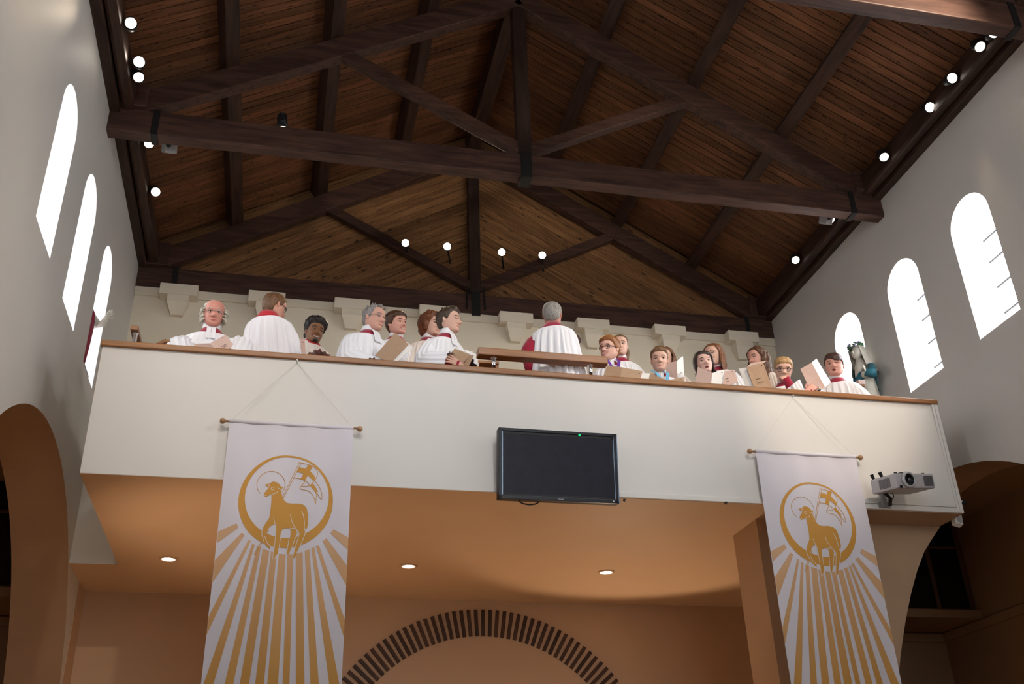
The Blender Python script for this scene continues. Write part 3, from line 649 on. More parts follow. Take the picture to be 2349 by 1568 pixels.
def banner(label):
    e = empty('banner', (0, 0, 0), label, 'banner', 'choir banners')
    rows = 34; cols = 40; m = MB(); V = []
    for j in range(rows + 1):
        v = -2.75 * j / rows
        for i in range(cols + 1):
            u = -HB + 2 * HB * i / cols; V.append((u, wave(u, v), v))
    m.add(V, [(j * (cols + 1) + i, j * (cols + 1) + i + 1, (j + 1) * (cols + 1) + i + 1, (j + 1) * (cols + 1) + i) for j in range(rows) for i in range(cols)])
    m.build('cloth', M['banner'], e, smooth=True)
    MB().tube([(-HB, 0.004, 0.0), (HB, 0.004, 0.0)], 0.016, 12).build('rod_sleeve', M['banner'], e, smooth=True)
    MB().tube([(-HB - 0.045, 0.004, 0), (HB + 0.045, 0.004, 0)], 0.009, 10).build('rod', M['dowel'], e, smooth=True)
    for s_ in (-1, 1):
        MB().lathe([(0.001, -0.022), (0.012, -0.02), (0.022, -0.008), (0.022, 0.008), (0.012, 0.02), (0.001, 0.022)], (s_ * (HB + 0.05), 0.004, 0), axis='X', n=14).build('finial', M['dowel'], e, smooth=True)
        MB().tube([(s_ * (HB - 0.01), 0.004, 0.01), (0, 0.05, 0.56)], 0.0022, 5).build('cord', M['string'], e)
    MB().tube([(0, 0.058, 0.56), (0, 0.03, 0.575)], 0.006, 6).build('hook', M['white'], e)
    # ring (crescent)
    oc = (bp(95, 700)[0] + bp(1358, 700)[0]) / 2, (bp(726, 80)[1] + bp(726, 1318)[1]) / 2; orr = (bp(1358, 700)[0] - bp(95, 700)[0]) / 2
    ic = (bp(183, 640)[0] + bp(1303, 640)[0]) / 2, (bp(742, 105)[1] + bp(742, 1185)[1]) / 2; irr = (bp(1303, 640)[0] - bp(183, 640)[0]) / 2; irz = (bp(742, 105)[1] - bp(742, 1185)[1]) / 2
    orz = (bp(726, 80)[1] - bp(726, 1318)[1]) / 2
    n_ = 72; V = []
    for i in range(n_):
        a = 2 * PI * i / n_; V += [(oc[0] + orr * math.cos(a), 0, oc[1] + orz * math.sin(a)), (ic[0] + irr * math.cos(a), 0, ic[1] + irz * math.sin(a))]
    m = MB().add(V, [(2 * i, 2 * ((i + 1) % n_), 2 * ((i + 1) % n_) + 1, 2 * i + 1) for i in range(n_)])
    dec(refine(m), 0.002).build('printed_ring', M['gold'], e)
    # halo, staff and flag
    hc = bp(532, 470); hr = (bp(720, 470)[0] - bp(345, 470)[0]) / 2
    m = stroke([(hc[0] + hr * math.cos(math.radians(a)), hc[1] + hr * math.sin(math.radians(a))) for a in range(-32, 228, 6)], 0.004)
    dec(refine(m), 0.0025).build('printed_halo', M['gold'], e)
    def ln(pts, wd=0.004, k=2): dec(refine(stroke(smooth([bp(*p) for p in pts], k), wd)), 0.0025).build('printed_line', M['gold'], e)
    ln([(912, 170), (685, 640)]); ln([(935, 182), (697, 655)]); ln([(912, 170), (935, 182)]); ln([(500, 1062), (305, 1405), (322, 1412), (505, 1080)], k=0)
    ln([(930, 182), (1010, 200), (1090, 225), (1140, 270), (1157, 320), (1140, 375), (1110, 420), (1075, 460), (1030, 495), (940, 490)])
    ln([(835, 380), (900, 385), (985, 415), (1030, 450), (1042, 480), (1025, 500)]); ln([(985, 430), (925, 500), (922, 525), (945, 538), (1010, 545), (1070, 580), (1110, 650), (1125, 735)])
    ln([(1120, 425), (1180, 500), (1210, 580), (1212, 640), (1205, 670), (1180, 640), (1140, 575)]); ln([(1140, 575), (1135, 650), (1125, 735)])
    for lp in ([(1025, 205), (1058, 214), (1090, 228), (1040, 318), (985, 415), (955, 404), (925, 395), (980, 300)],
               [(905, 238), (960, 248), (1010, 265), (1062, 300), (1105, 345), (1128, 395), (1100, 425), (1075, 395), (1030, 355), (980, 330), (930, 312), (875, 300)],
               [(1090, 455), (1130, 510), (1165, 565), (1140, 562), (1130, 595), (1110, 550), (1050, 485)]):
        dec(refine(fillmesh([[bp(*p) for p in lp]])), 0.0025).build('printed_flag', M['gold'], e)
    # the lamb
    body = [(437, 610), (450, 580), (482, 540), (506, 496), (480, 503), (465, 492), (455, 470), (490, 468), (522, 456), (545, 440), (572, 436), (610, 445), (645, 470), (665, 500), (693, 508), (682, 528), (668, 540), (670, 570), (682, 625), (707, 682), (745, 715), (800, 722), (900, 722), (965, 740), (1005, 780), (1022, 850), (1028, 930), (1025, 1010), (1010, 1048), (985, 1065), (975, 1066), (976, 1082), (996, 1106), (975, 1150), (935, 1250), (900, 1320), (875, 1375), (852, 1445), (818, 1445), (832, 1400), (850, 1320), (880, 1220), (905, 1130), (900, 1100), (872, 1062), (850, 1048),
            (800, 1048), (720, 1053), (685, 1070), (668, 1110), (655, 1200), (640, 1310), (622, 1405), (595, 1425), (585, 1455), (552, 1463), (565, 1410), (578, 1300), (590, 1165), (597, 1080), (590, 1010), (580, 1000), (540, 1020), (500, 1058), (472, 1110), (456, 1160), (466, 1205), (482, 1250), (520, 1300), (516, 1336), (462, 1285), (432, 1215), (412, 1140), (412, 1090), (430, 1040), (470, 975), (505, 930), (518, 870), (530, 780), (537, 700), (538, 608), (500, 622), (455, 636), (444, 624)]
    t_ = fillmesh([[bp(*p) for p in body]]); leg = fillmesh([[bp(*p) for p in [(780, 1058), (797, 1080), (795, 1130), (775, 1230), (737, 1395), (768, 1398), (800, 1320), (840, 1220), (880, 1110), (865, 1080), (865, 1056)]]])
    dec(refine(t_), 0.003).build('printed_lamb', M['gold'], e); dec(refine(leg), 0.0027).build('printed_lamb_leg', M['gold'], e)
    def wl_(pts, wd=0.0045): dec(refine(stroke(smooth([bp(*p) for p in pts], 2), wd)), 0.0038).build('pale_line', M['line'], e)
    wl_([(793, 865), (800, 930), (830, 1010), (870, 1060), (900, 1100), (908, 1130)]); wl_([(940, 822), (965, 880), (978, 960), (974, 1060), (998, 1105), (930, 1270), (918, 1290)])
    wl_([(568, 918), (580, 990), (594, 1012)]); wl_([(625, 560), (605, 590), (538, 607)]); wl_([(620, 520), (650, 530), (668, 545)]); wl_([(512, 470), (503, 500), (480, 545)])
    wl_([(470, 605), (455, 622), (440, 620)], 0.003)
    wl_([(595, 1020), (599, 1080), (592, 1165), (578, 1300), (562, 1410), (550, 1468)]); wl_([(668, 1110), (655, 1200), (640, 1310), (622, 1410), (590, 1430), (583, 1460), (550, 1468)])
    wl_([(908, 1130), (880, 1225), (850, 1325), (818, 1447)]); wl_([(775, 1180), (737, 1397)]); wl_([(885, 1110), (840, 1225), (812, 1310)]); wl_([(412, 1080), (408, 1140), (430, 1215), (440, 1240)]); wl_([(450, 1160), (466, 1215), (484, 1255), (522, 1300)])
    wl_([(780, 1055), (850, 1048)])
    ec = bp(552, 530); s_ = stroke([(ec[0] + 0.0105 * math.cos(a * PI / 8), ec[1] + 0.0105 * math.sin(a * PI / 8)) for a in range(17)], 0.0035); dec(refine(s_), 0.0038).build('pale_line', M['line'], e)
    # rays
    RAYS = [[(415, 80), (433, 120), (235, 258), (243, 153)], [(465, 165), (490, 190), (190, 628), (213, 418)], [(525, 232), (547, 243), (135, 1115), (155, 940)], [(562, 265), (584, 280), (200, 1568), (85, 1568)], [(605, 290), (640, 308), (385, 1568), (305, 1568)], [(658, 320), (720, 340), (530, 1568), (445, 1568)], [(735, 345), (787, 358), (668, 1568), (588, 1568)], [(808, 365), (870, 368), (800, 1568), (700, 1568)],
            [(888, 368), (940, 366), (905, 1568), (843, 1568)], [(965, 358), (1028, 345), (1045, 1568), (965, 1568)], [(1047, 333), (1090, 322), (1178, 1568), (1100, 1568)], [(1108, 310), (1135, 300), (1395, 1568), (1275, 1568)], [(1150, 285), (1178, 278), (1422, 970), (1412, 1135)], [(1213, 240), (1250, 215), (1440, 475), (1432, 660)], [(1285, 170), (1315, 133), (1452, 215), (1448, 325)]]
    for r_ in RAYS:
        P = [rp(*p) for p in r_]
        if r_[2][1] == 1568 and r_[3][1] == 1568:
            t2, t3 = 1.07, 1.07
            P[2] = (P[1][0] + (P[2][0] - P[1][0]) * t2, P[1][1] + (P[2][1] - P[1][1]) * t2); P[3] = (P[0][0] + (P[3][0] - P[0][0]) * t3, P[0][1] + (P[3][1] - P[0][1]) * t3)
        P = [(max(-HB, min(HB, p[0])), p[1]) for p in P]
        m = MB().add([(p[0], 0, p[1]) for p in P], [(0, 1, 2, 3)]); dec(refine(m), 0.002).build('printed_ray', M['ray'], e)
    return e
b1 = banner('left white banner with gold lamb emblem and rays, hanging from the gallery front')
b2 = copy_tree(b1, (0, 0, 0)); b1.location = (BX, -0.06, BZ); b2.location = (2.762, -0.06, 4.475)
b2['label'] = 'right white banner with gold lamb emblem, beside the projector'

# ================================================================ projector
pj = empty('projector', (3.5, -0.05, ZB + 0.02), 'silver projector with round lens on a bracket at the right end of the gallery front', 'projector')
pa, pb_, pc_ = at(2059, 1119, -0.42), at(2147, 1119, -0.36), at(2053, 1085, -0.44); pd_ = at(2019, 1136, -0.12)
ex = (pb_ - pa).normalized(); ez = (pc_ - pa); ez = (ez - ex * ez.dot(ex)).normalized(); ey = ez.cross(ex).normalized()
PW, PH, PD = (pb_ - pa).length, 0.125, 0.30
PM = Matrix((ex, ey, ez)).transposed().to_4x4(); PM.translation = pa + ex * PW / 2 + ez * PH / 2
def pj_tr(t): t.v = [(PM @ Vector(p))[:] for p in t.v]; return t
pj_tr(MB().bbox(-PW / 2, PW / 2, 0, PD, -PH / 2, PH / 2, 0.014)).build('case', M['silver'], pj, smooth=False)
LX = -PW / 2 + 0.125
pj_tr(MB().lathe([(0.072, 0.0), (0.068, 0.018), (0.056, 0.026), (0.05, 0.024), (0.046, 0.0)], (LX, 0.0, 0.006), axis='Y', n=28)).build('lens_ring', M['silver'], pj, smooth=True)
pj_tr(MB().lathe([(0.048, 0.018), (0.046, 0.020), (0.03, 0.006), (0.001, 0.005)], (LX, 0.0, 0.006), axis='Y', n=28)).build('lens_well', M['black'], pj, smooth=True)
pj_tr(MB().ell((LX + 0.002, -0.012, 0.006), 0.02, 0.012, 0.02)).build('lens', M['lens'], pj, smooth=True)
g = MB()
for k in range(16): g.box(PW / 2 - 0.115 + k * 0.0062, PW / 2 - 0.115 + k * 0.0062 + 0.003, -0.002, 0.001, -0.045, 0.04)
pj_tr(g).build('front_grille', M['grille'], pj)
g = MB()
for k in range(10): g.box(-PW / 2 - 0.002, -PW / 2 + 0.001, 0.07, 0.2, -0.04 + k * 0.008, -0.04 + k * 0.008 + 0.0045)
pj_tr(g).build('side_grille', M['grille'], pj)
for x, y, z in ((LX - 0.085, -0.002, -PH / 2 + 0.014), (-PW / 2 + 0.03, 0.02, PH / 2 + 0.002), (PW / 2 - 0.06, 0.05, PH / 2 + 0.002)):
    pj_tr(MB().bbox(x - 0.012, x + 0.012, y - 0.004, y + 0.012, z - 0.012, z + 0.01, 0.002)).build('foot', M['black'], pj)
for y in (0.17, 0.27): pj_tr(MB().tube([(-PW / 2 + 0.02, y, PH / 2 - 0.01), (-PW / 2 + 0.0, y, PH / 2 + 0.04)], [0.012, 0.016], 8)).build('mount_arm', M['black'], pj)
pj_tr(MB().bbox(-0.08, 0.02, 0.06, 0.12, PH / 2 - 0.003, PH / 2 + 0.022, 0.008)).build('control_pad', M['black'], pj)
k0 = at(2029, 1140, -0.05)
MB().bbox(k0.x - 0.02, k0.x + 0.02, -0.045, -0.012, ZB + 0.01, k0.z + 0.06, 0.004).build('bracket', M['greymetal'], pj)
MB().bbox(k0.x - 0.05, k0.x + 0.06, -0.02, 0.0, ZB + 0.01, ZB + 0.06, 0.003).build('bracket_foot', M['greymetal'], pj)
q0 = PM @ Vector((-PW / 2 + 0.07, PD - 0.06, -PH / 2 + 0.01)); q1 = Vector((k0.x + 0.05, -0.03, ZB + 0.03)); arm0 = PM @ Vector((-PW / 2 + 0.05, PD - 0.02, 0))
MB().tube([arm0, Vector((k0.x, -0.03, k0.z + 0.04))], 0.014, 8).build('bracket_arm', M['greymetal'], pj)
for dx, dy in ((0, 0), (0.012, -0.004), (-0.01, 0.006)):
    MB().tube([q0 + Vector((dx, dy, 0)), q0.lerp(q1, 0.5) + Vector((0.02 + dx, -0.02, 0)), q1 + Vector((dx, 0, 0))], 0.006, 6).build('cable', M['black'], pj, smooth=True)
MB().tube([q0 + Vector((0.05 + 0.03 * math.cos(a), -0.01, -0.03 + 0.032 * math.sin(a))) for a in [i * PI / 8 - 2.2 for i in range(15)]], 0.0035, 6).build('cable', M['black'], pj, smooth=True)
# small floodlight and black knob under the right corner
p = at(2195, 1193, 0.16); e = empty('floodlight', p + Vector((0, 0, 0.05)), 'small pale floodlight hanging below the right corner of the gallery', 'lamp')
R4 = Matrix.Translation(p) @ Matrix.Rotation(0.25, 4, 'Y') @ Matrix.Rotation(-0.25, 4, 'X')
MB().obox(R4, 0.075, 0.06, 0.1, 0.006).build('housing', M['white'], e); MB().obox(R4 @ Matrix.Translation((0.006, -0.032, 0)), 0.045, 0.006, 0.08, 0.002).build('glass', M['silver'], e)
MB().tube([p + Vector((0, 0, 0.03)), (p.x, p.y, ZB)], 0.014, 8).build('stem', M['white'], e)
p = at(2207, 1152, 0.06); e = empty('camera_knob', p, 'small black ball on a stub at the right end of the gallery', 'fitting')
MB().ell(p + Vector((0.02, 0, 0)), 0.022, 0.022, 0.022).build('ball', M['black'], e, smooth=True); MB().tube([p + Vector((0.01, 0, 0.01)), (GR - 0.005, p.y + 0.02, p.z + 0.015)], 0.008, 8).build('stub', M['white'], e)
#PEOPLE#
# ================================================================ people
def smst(a, b, x):
    t = min(1, max(0, (x - a) / (b - a))); return t * t * (3 - 2 * t)
HZ = [-0.01, 0.015, 0.05, 0.09, 0.14, 0.22, 0.30, 0.40, 0.50, 0.60, 0.70, 0.80, 0.88, 0.94, 0.98, 1.0]
HW = [0.13, 0.17, 0.205, 0.235, 0.265, 0.295, 0.315, 0.328, 0.337, 0.345, 0.345, 0.325, 0.275, 0.205, 0.115, 0.02]
HF = [0.26, 0.315, 0.355, 0.370, 0.372, 0.378, 0.385, 0.395, 0.405, 0.418, 0.415, 0.380, 0.305, 0.215, 0.115, 0.02]
HBk = [0.10, 0.13, 0.17, 0.21, 0.25, 0.31, 0.37, 0.42, 0.45, 0.47, 0.465, 0.43, 0.35, 0.25, 0.13, 0.02]
def cub(xs, ys, x):
    if x <= xs[0]: return ys[0]
    if x >= xs[-1]: return ys[-1]
    i = 0
    while xs[i + 1] < x: i += 1
    h = xs[i + 1] - xs[i]; t = (x - xs[i]) / h
    m0 = (ys[i + 1] - ys[max(i - 1, 0)]) / (xs[i + 1] - xs[max(i - 1, 0)]); m1 = (ys[min(i + 2, len(xs) - 1)] - ys[i]) / (xs[min(i + 2, len(xs) - 1)] - xs[i])
    return (2 * t**3 - 3 * t**2 + 1) * ys[i] + (t**3 - 2 * t**2 + t) * h * m0 + (-2 * t**3 + 3 * t**2) * ys[i + 1] + (t**3 - t**2) * h * m1
def g2(x, s): return math.exp(-x * x / (2 * s * s))
def headpt(z, a, P=None):
    """point of the head surface: z 0 chin .. 1 crown, a 0 = front, units of head height"""
    wd = P.get('wide', 1.0) if P else 1.0
    w_, f_, b_ = cub(HZ, HW, z) * wd, cub(HZ, HF, z), cub(HZ, HBk, z)
    sa, ca = math.sin(a), math.cos(a); x = w_ * math.copysign(abs(sa) ** 0.92, sa); y = -(f_ if ca > 0 else b_) * math.copysign(abs(ca) ** 0.92, ca)
    if ca > 0:
        fr = smst(0.0, 0.5, ca)
        ns = 0.145 * smst(0.555, 0.34, z) if z > 0.335 else 0.145 * smst(0.265, 0.335, z)
        y -= ns * g2(x, 0.036 + 0.028 * smst(0.45, 0.33, z)) * fr
        for s_ in (-1, 1):
            y += 0.040 * g2(x - s_ * 0.145, 0.065) * g2(z - 0.495, 0.045) * fr
            y -= 0.018 * g2(x - s_ * 0.13, 0.09) * g2(z - 0.575, 0.025) * fr
            y -= 0.020 * g2(x - s_ * 0.19, 0.06) * g2(z - 0.37, 0.06) * fr
            y += 0.012 * g2(x - s_ * 0.11, 0.03) * g2(z - 0.26, 0.06) * fr
        y -= 0.022 * g2(x, 0.085) * g2(z - 0.215, 0.022) * fr; y -= 0.020 * g2(x, 0.07) * g2(z - 0.165, 0.018) * fr
        y += 0.014 * g2(x, 0.10) * g2(z - 0.19, 0.010) * fr; y -= 0.025 * g2(x, 0.09) * g2(z - 0.06, 0.04) * fr
    return Vector((x, y, z))
def facept(x, z, P=None):
    w_ = cub(HZ, HW, z) * (P.get('wide', 1.0) if P else 1.0)
    r = max(-0.98, min(0.98, x / w_)); a = math.asin(math.copysign(abs(r) ** (1 / 0.92), r)); return headpt(z, a, P)
def rotm(yaw, pitch, roll): return Matrix.Rotation(yaw, 3, 'Z') @ Matrix.Rotation(pitch, 3, 'X') @ Matrix.Rotation(roll, 3, 'Y')
def hand(mb, W, d, nrm, s=1.0, curl=0.35, spread=0.12, thumb=1):
    X = Vector(d).normalized(); Z = Vector(nrm); Z = (Z - X * Z.dot(X)).normalized(); Y = Z.cross(X); W = Vector(W)
    rings = []
    for t, wy, wz in ((-0.03, 0.024, 0.018), (0.0, 0.028, 0.017), (0.03, 0.038, 0.017), (0.065, 0.042, 0.015), (0.092, 0.040, 0.011)):
        rings.append([W + (X * t + Y * wy * math.cos(2 * PI * k / 12) + Z * wz * math.sin(2 * PI * k / 12)) * s for k in range(12)])
    mb.loft(rings)
    for i, (y, L_) in enumerate(((0.030, 0.070), (0.0105, 0.080), (-0.0095, 0.074), (-0.029, 0.058))):
        p = W + (X * 0.082 + Y * y * thumb) * s; pts = [p]; an = 0.0; dr0 = (X + Y * thumb * (1.5 - i) * spread).normalized()
        for k, fr in enumerate((0.45, 0.32, 0.23)):
            an += curl * (0.7 + 0.3 * k) * (1 + 0.08 * i); p = p + (dr0 * math.cos(an) - Z * math.sin(an)) * L_ * fr * s; pts.append(p)
        mb.tube(pts, [0.0098 * s, 0.0092 * s, 0.0082 * s, 0.006 * s], 8)
    p = W + (X * 0.02 + Y * 0.030 * thumb) * s; dr = (X * 0.7 + Y * thumb * 0.75 - Z * 0.35).normalized()
    mb.tube([p, p + dr * 0.035 * s, p + (dr * 0.06 + X * 0.01) * s, p + (dr * 0.075 + X * 0.028) * s], [0.014 * s, 0.0115 * s, 0.010 * s, 0.007 * s], 8)
FLOORS = [(0.78, 4.15), (1.9, 4.42), (9, 4.66)]
def person(label, px, py, Y, hh=0.27, yaw=0, pitch=12, roll=0, byaw=None, lean=0.12, tone=(0.62, 0.36, 0.27), hair=(0.05, 0.025, 0.012), H=None, brow=None,
           mouth='closed', glasses=None, arms=None, sleeves=True, robe='cloth', cass='red', collar='red', white=True, tab=True, gaze=0.0, wide=1.0, sh=1.0, kk=None, nk=-0.03, cuff=0.97):
    P = {'wide': wide}; H = dict(dict(front=0.80, temple=0.72, side=0.45, ear=0.50, back=0.06, top=0.07, sd=0.05, amp=0.02, fr=9), **(H or {}))
    c = at(px, py, Y); az = math.degrees(math.atan2(CAM[0] - c.x, c.y - CAM[1])); ya = math.radians(yaw + az)
    by = math.radians((yaw * 0.5 if byaw is None else byaw) + az)
    HM = rotm(ya, math.radians(pitch), math.radians(roll)); BM = Matrix.Rotation(by, 3, 'Z')
    hp = lambda l: c + HM @ (Vector(l) - Vector((0, 0, 0.5))) * hh
    k = kk or hh / 0.232; fz = [f for y, f in FLOORS if Y < y][0]
    npv = hp((0, 0.10, -0.02)); nb = npv + BM @ Vector((0, 0.02 * k, nk * k))
    base = Vector((nb.x, nb.y, fz)); L_ = nb.z - fz
    lv = BM @ Vector((0, lean, 0))
    def sp(d): return nb + Vector((0, 0, -d)) + lv * min(d, 0.5)
    N = 48; mb = MB(); rings = []
    zs = [1.0, 0.99, 0.975, 0.955, 0.93, 0.90, 0.86, 0.82, 0.77, 0.72, 0.67, 0.63, 0.60, 0.57, 0.545, 0.52, 0.495, 0.47, 0.445, 0.42, 0.395, 0.37, 0.35, 0.33, 0.31, 0.29, 0.27, 0.25, 0.235, 0.22, 0.205, 0.19, 0.175, 0.16, 0.14, 0.12, 0.09, 0.06, 0.035, 0.01]
    for z in zs: rings.append([hp(headpt(z, 2 * PI * i / N, P)) for i in range(N)])
    def nring(ctr, w_, f_, b_, M_): return [ctr + M_ @ Vector((w_ * math.sin(2 * PI * i / N), -(f_ if math.cos(2 * PI * i / N) > 0 else b_) * math.cos(2 * PI * i / N), 0)) for i in range(N)]
    rings.append([hp((0.17 * math.sin(2 * PI * i / N), 0.10 - (0.20 if math.cos(2 * PI * i / N) > 0 else 0.17) * math.cos(2 * PI * i / N), 0.0)) for i in range(N)])
    rings.append(nring(npv.lerp(nb, 0.5), 0.052 * k, 0.052 * k, 0.052 * k, BM))
    for d, w_, dp in ((0.0, 0.058, 0.058), (0.03, 0.075, 0.068), (0.055, 0.12, 0.08), (0.09, 0.165, 0.092), (0.13, 0.185, 0.10), (0.22, 0.175, 0.105), (0.35, 0.155, 0.10), (0.48, 0.15, 0.10), (0.6, 0.165, 0.11)):
        rings.append(nring(sp(d * k), w_ * k * sh, dp * k, dp * k, BM))
    hb = 0.6 * k
    for t in (0.3, 0.6, 0.9, 1.0):
        ctr = sp(hb + (L_ - hb) * t); ctr.z = max(ctr.z, fz + 0.004); rings.append(nring(ctr, (0.16 - 0.06 * t) * k, (0.10 - 0.03 * t) * k, (0.10 - 0.03 * t) * k, BM))
    mb.loft(rings)
    for s_ in (-1, 1):                                   # ears
        o = facept(s_ * 0.325 * wide, 0.47, P); o = Vector((s_ * (cub(HZ, HW, 0.47) * wide + 0.012), 0.05, 0.47))
        ear = MB().ell((0, 0, 0), 0.035, 0.075, 0.115, nu=10, nv=8)
        E_ = Matrix.Rotation(s_ * -0.35, 3, 'Z') @ Matrix.Rotation(-0.15, 3, 'X')
        mb.add([hp(o + E_ @ Vector(q)) for q in ear.v], ear.f)
        inn = MB()
    A = arms or {}
    arm_pts = {}
    for nm, s_ in (('r', -1), ('l', 1)):
        S_ = sp(0.125 * k) + BM @ Vector((s_ * 0.155 * k * sh, 0, 0))
        if nm in A:
            E_, W_ = [Vector(q) if isinstance(q, Vector) else Vector(at(*q)) for q in A[nm][:2]]
        else:
            E_ = nb + BM @ Vector((s_ * 0.215 * k * sh, -0.02, -0.36 * k)); W_ = nb + BM @ Vector((s_ * 0.11 * k, -0.22 * k, -0.56 * k))
        arm_pts[nm] = (S_, E_, W_)
        mb.tube([S_, S_.lerp(E_, 0.5), E_, E_.lerp(W_, 0.5), W_], [0.052 * k, 0.047 * k, 0.040 * k, 0.036 * k, 0.026 * k], 10)
        spec = A[nm][2] if nm in A and len(A[nm]) > 2 else {}
        d = Vector(spec.get('dir', (W_ - E_))); nr = Vector(spec.get('n', (0, -0.3, 1)))
        hand(mb, W_, d, nr, k * spec.get('s', 1.0), spec.get('curl', 0.45), spec.get('spread', 0.10), spec.get('thumb', s_ * -1))
    for s_ in (-1, 1):                                   # shoes at the floor
        q = base + lv * 0.5 + BM @ Vector((s_ * 0.07 * k, -0.06, 0.035)); mb.ell(q, 0.05, 0.05, 0.034, nu=8, nv=6); mb.ell(q + BM @ Vector((0, -0.09, -0.004)), 0.045, 0.08, 0.03, nu=8, nv=6)
    root = mb.build('person', skin(tone), None, smooth=True, base=base); tag(root, label, 'person', 'choir members')
    # ---- face
    pass
    for s_ in (-1, 1):
        q = facept(s_ * 0.148, 0.495, P); wy = math.radians(s_ * 16)
        e_ = MB().ell((0, 0, 0), 0.062, 0.030, H.get('eye', 0.019), Matrix.Rotation(wy, 3, 'Z'), 10, 6); ew = MB().add([hp(q + Vector((0, 0.008, 0)) + Vector(v)) for v in e_.v], e_.f); eo = ew.build('eye', M['eyew'], root, smooth=True)
        i_ = MB().ell((0, 0, 0), 0.027, 0.020, min(0.027, H.get('eye', 0.019) + 0.003), None, 8, 6); MB().add([hp(q + Vector((gaze * 0.03, -0.016, 0)) + Vector(v)) for v in i_.v], i_.f).build('iris', M['iris'], eo, smooth=True)
        MB().tube([hp(facept(s_ * x, z, P) + Vector((0, -0.006, 0))) for x, z in ((0.065, 0.592), (0.13, 0.612), (0.20, 0.606), (0.25, 0.580))], [0.010 * hh, 0.016 * hh, 0.014 * hh, 0.006 * hh], 6).build('eyebrow', hairmat(brow or tuple(x * 0.6 for x in hair)), root, smooth=True)
        MB().tube([hp(facept(s_ * x, z, P) + Vector((0, -0.012, 0))) for x, z in ((0.085, 0.505), (0.125, 0.522), (0.175, 0.522), (0.215, 0.500))], 0.0075 * hh, 5).build('eyelid', hairmat((0.05, 0.025, 0.015)), root, smooth=True)
    lip = tuple(x * y for x, y in zip(tone, (0.80, 0.55, 0.55))); lips = MB()
    def lp(x, z, o=-0.006): return hp(facept(x, z, P) + Vector((0, o, 0)))
    if mouth == 'closed':
        lips.tube([lp(x, 0.192 + z) for x, z in ((-0.115, 0.002), (-0.06, 0.008), (0, 0.004), (0.06, 0.008), (0.115, 0.002))], [0.004 * hh, 0.014 * hh, 0.016 * hh, 0.014 * hh, 0.004 * hh], 8)
        lips.tube([lp(x, 0.170 + z) for x, z in ((-0.10, 0.012), (0, 0.0), (0.10, 0.012))], [0.004 * hh, 0.018 * hh, 0.004 * hh], 8)
    elif mouth == 'smile':
        tt = MB().loft([[lp(x, 0.197 + 2.2 * x * x + dz * (1 - (x / 0.14) ** 2), o) for x in np.linspace(-0.14, 0.14, 9)] for dz, o in ((0.014, 0.0), (0.0, -0.012), (-0.02, -0.012), (-0.032, 0.0))], closed=False); tt.build('teeth', M['teeth'], root, smooth=True)
        lips.tube([lp(x, 0.213 + 2.0 * x * x, -0.008) for x in np.linspace(-0.155, 0.155, 9)], 0.010 * hh, 6); lips.tube([lp(x, 0.158 + 3.6 * x * x, -0.008) for x in np.linspace(-0.155, 0.155, 9)], 0.012 * hh, 6)
    elif mouth == 'open':
        MB().ell((0, 0, 0), 0.075, 0.02, 0.045, None, 12, 6)
        t_ = MB().ell((0, 0, 0), 0.072, 0.03, 0.042, None, 12, 6); q = facept(0, 0.18, P); MB().add([hp(q + Vector(v)) for v in t_.v], t_.f).build('mouth', M['mouth'], root, smooth=True)
        lips.tube([lp(0.082 * math.cos(a), 0.18 + 0.052 * math.sin(a), -0.010) for a in np.linspace(0, 2 * PI, 17)], 0.011 * hh, 6)
    lips.build('lips', mat('lip_tone', lip, 0.45), root, smooth=True)
    if H.get('beard'):
        t_ = MB().loft([[hp(headpt(z, a, P) + Vector((0, -0.012, -0.004))) for a in np.linspace(-0.5, 0.5, 10)] for z in (0.11, 0.07, 0.03, 0.0)], closed=False); t_.build('beard', hairmat(hair), root, smooth=True)
    if glasses:
        gm = MB()
        for s_ in (-1, 1):
            q = facept(s_ * 0.15, 0.49, P); yy = q.y - 0.055
            rx, rz, ex_ = (0.105, 0.075, 3.2) if glasses == 'black' else (0.095, 0.062, 2.6)
            pts = []
            for a in np.linspace(0, 2 * PI, 25):
                ca, sa = math.cos(a), math.sin(a); x = s_ * 0.152 + rx * math.copysign(abs(ca) ** (2 / ex_), ca); z = 0.485 + rz * math.copysign(abs(sa) ** (2 / ex_), sa)
                pts.append(hp((x, yy + 0.25 * x * x, z)))
            gm.tube(pts, (0.013 if glasses == 'black' else 0.0075) * hh, 6)
            gm.tube([hp((s_ * 0.255, yy + 0.02, 0.51)), hp((s_ * 0.345 * wide, -0.20, 0.52)), hp((s_ * 0.355 * wide, 0.05, 0.515))], (0.012 if glasses == 'black' else 0.008) * hh, 6)
        gm.tube([hp((-0.05, facept(0.05, 0.5, P).y - 0.06, 0.50)), hp((0, facept(0, 0.5, P).y - 0.02, 0.51)), hp((0.05, facept(0.05, 0.5, P).y - 0.06, 0.50))], 0.010 * hh, 6)
        gm.build('spectacles', M['frameblack'] if glasses == 'black' else M['framemetal'], root, smooth=True)
    # ---- hair
    hl_x = [0, 40, 62, 82, 100, 125, 180]
    hl_y = [H['front'], H['front'] - 0.02 + H.get('rec', 0), H['temple'], H['side'], H['ear'], H['back'] + 0.10, H['back']]
    seed = px * 0.37; HN = 72; hr = []; ok = []
    hz = list(np.linspace(1.0, 0.93, 5)) + list(np.linspace(0.91, 0.0, 30)) + [-0.02]
    part = H.get('part', None)
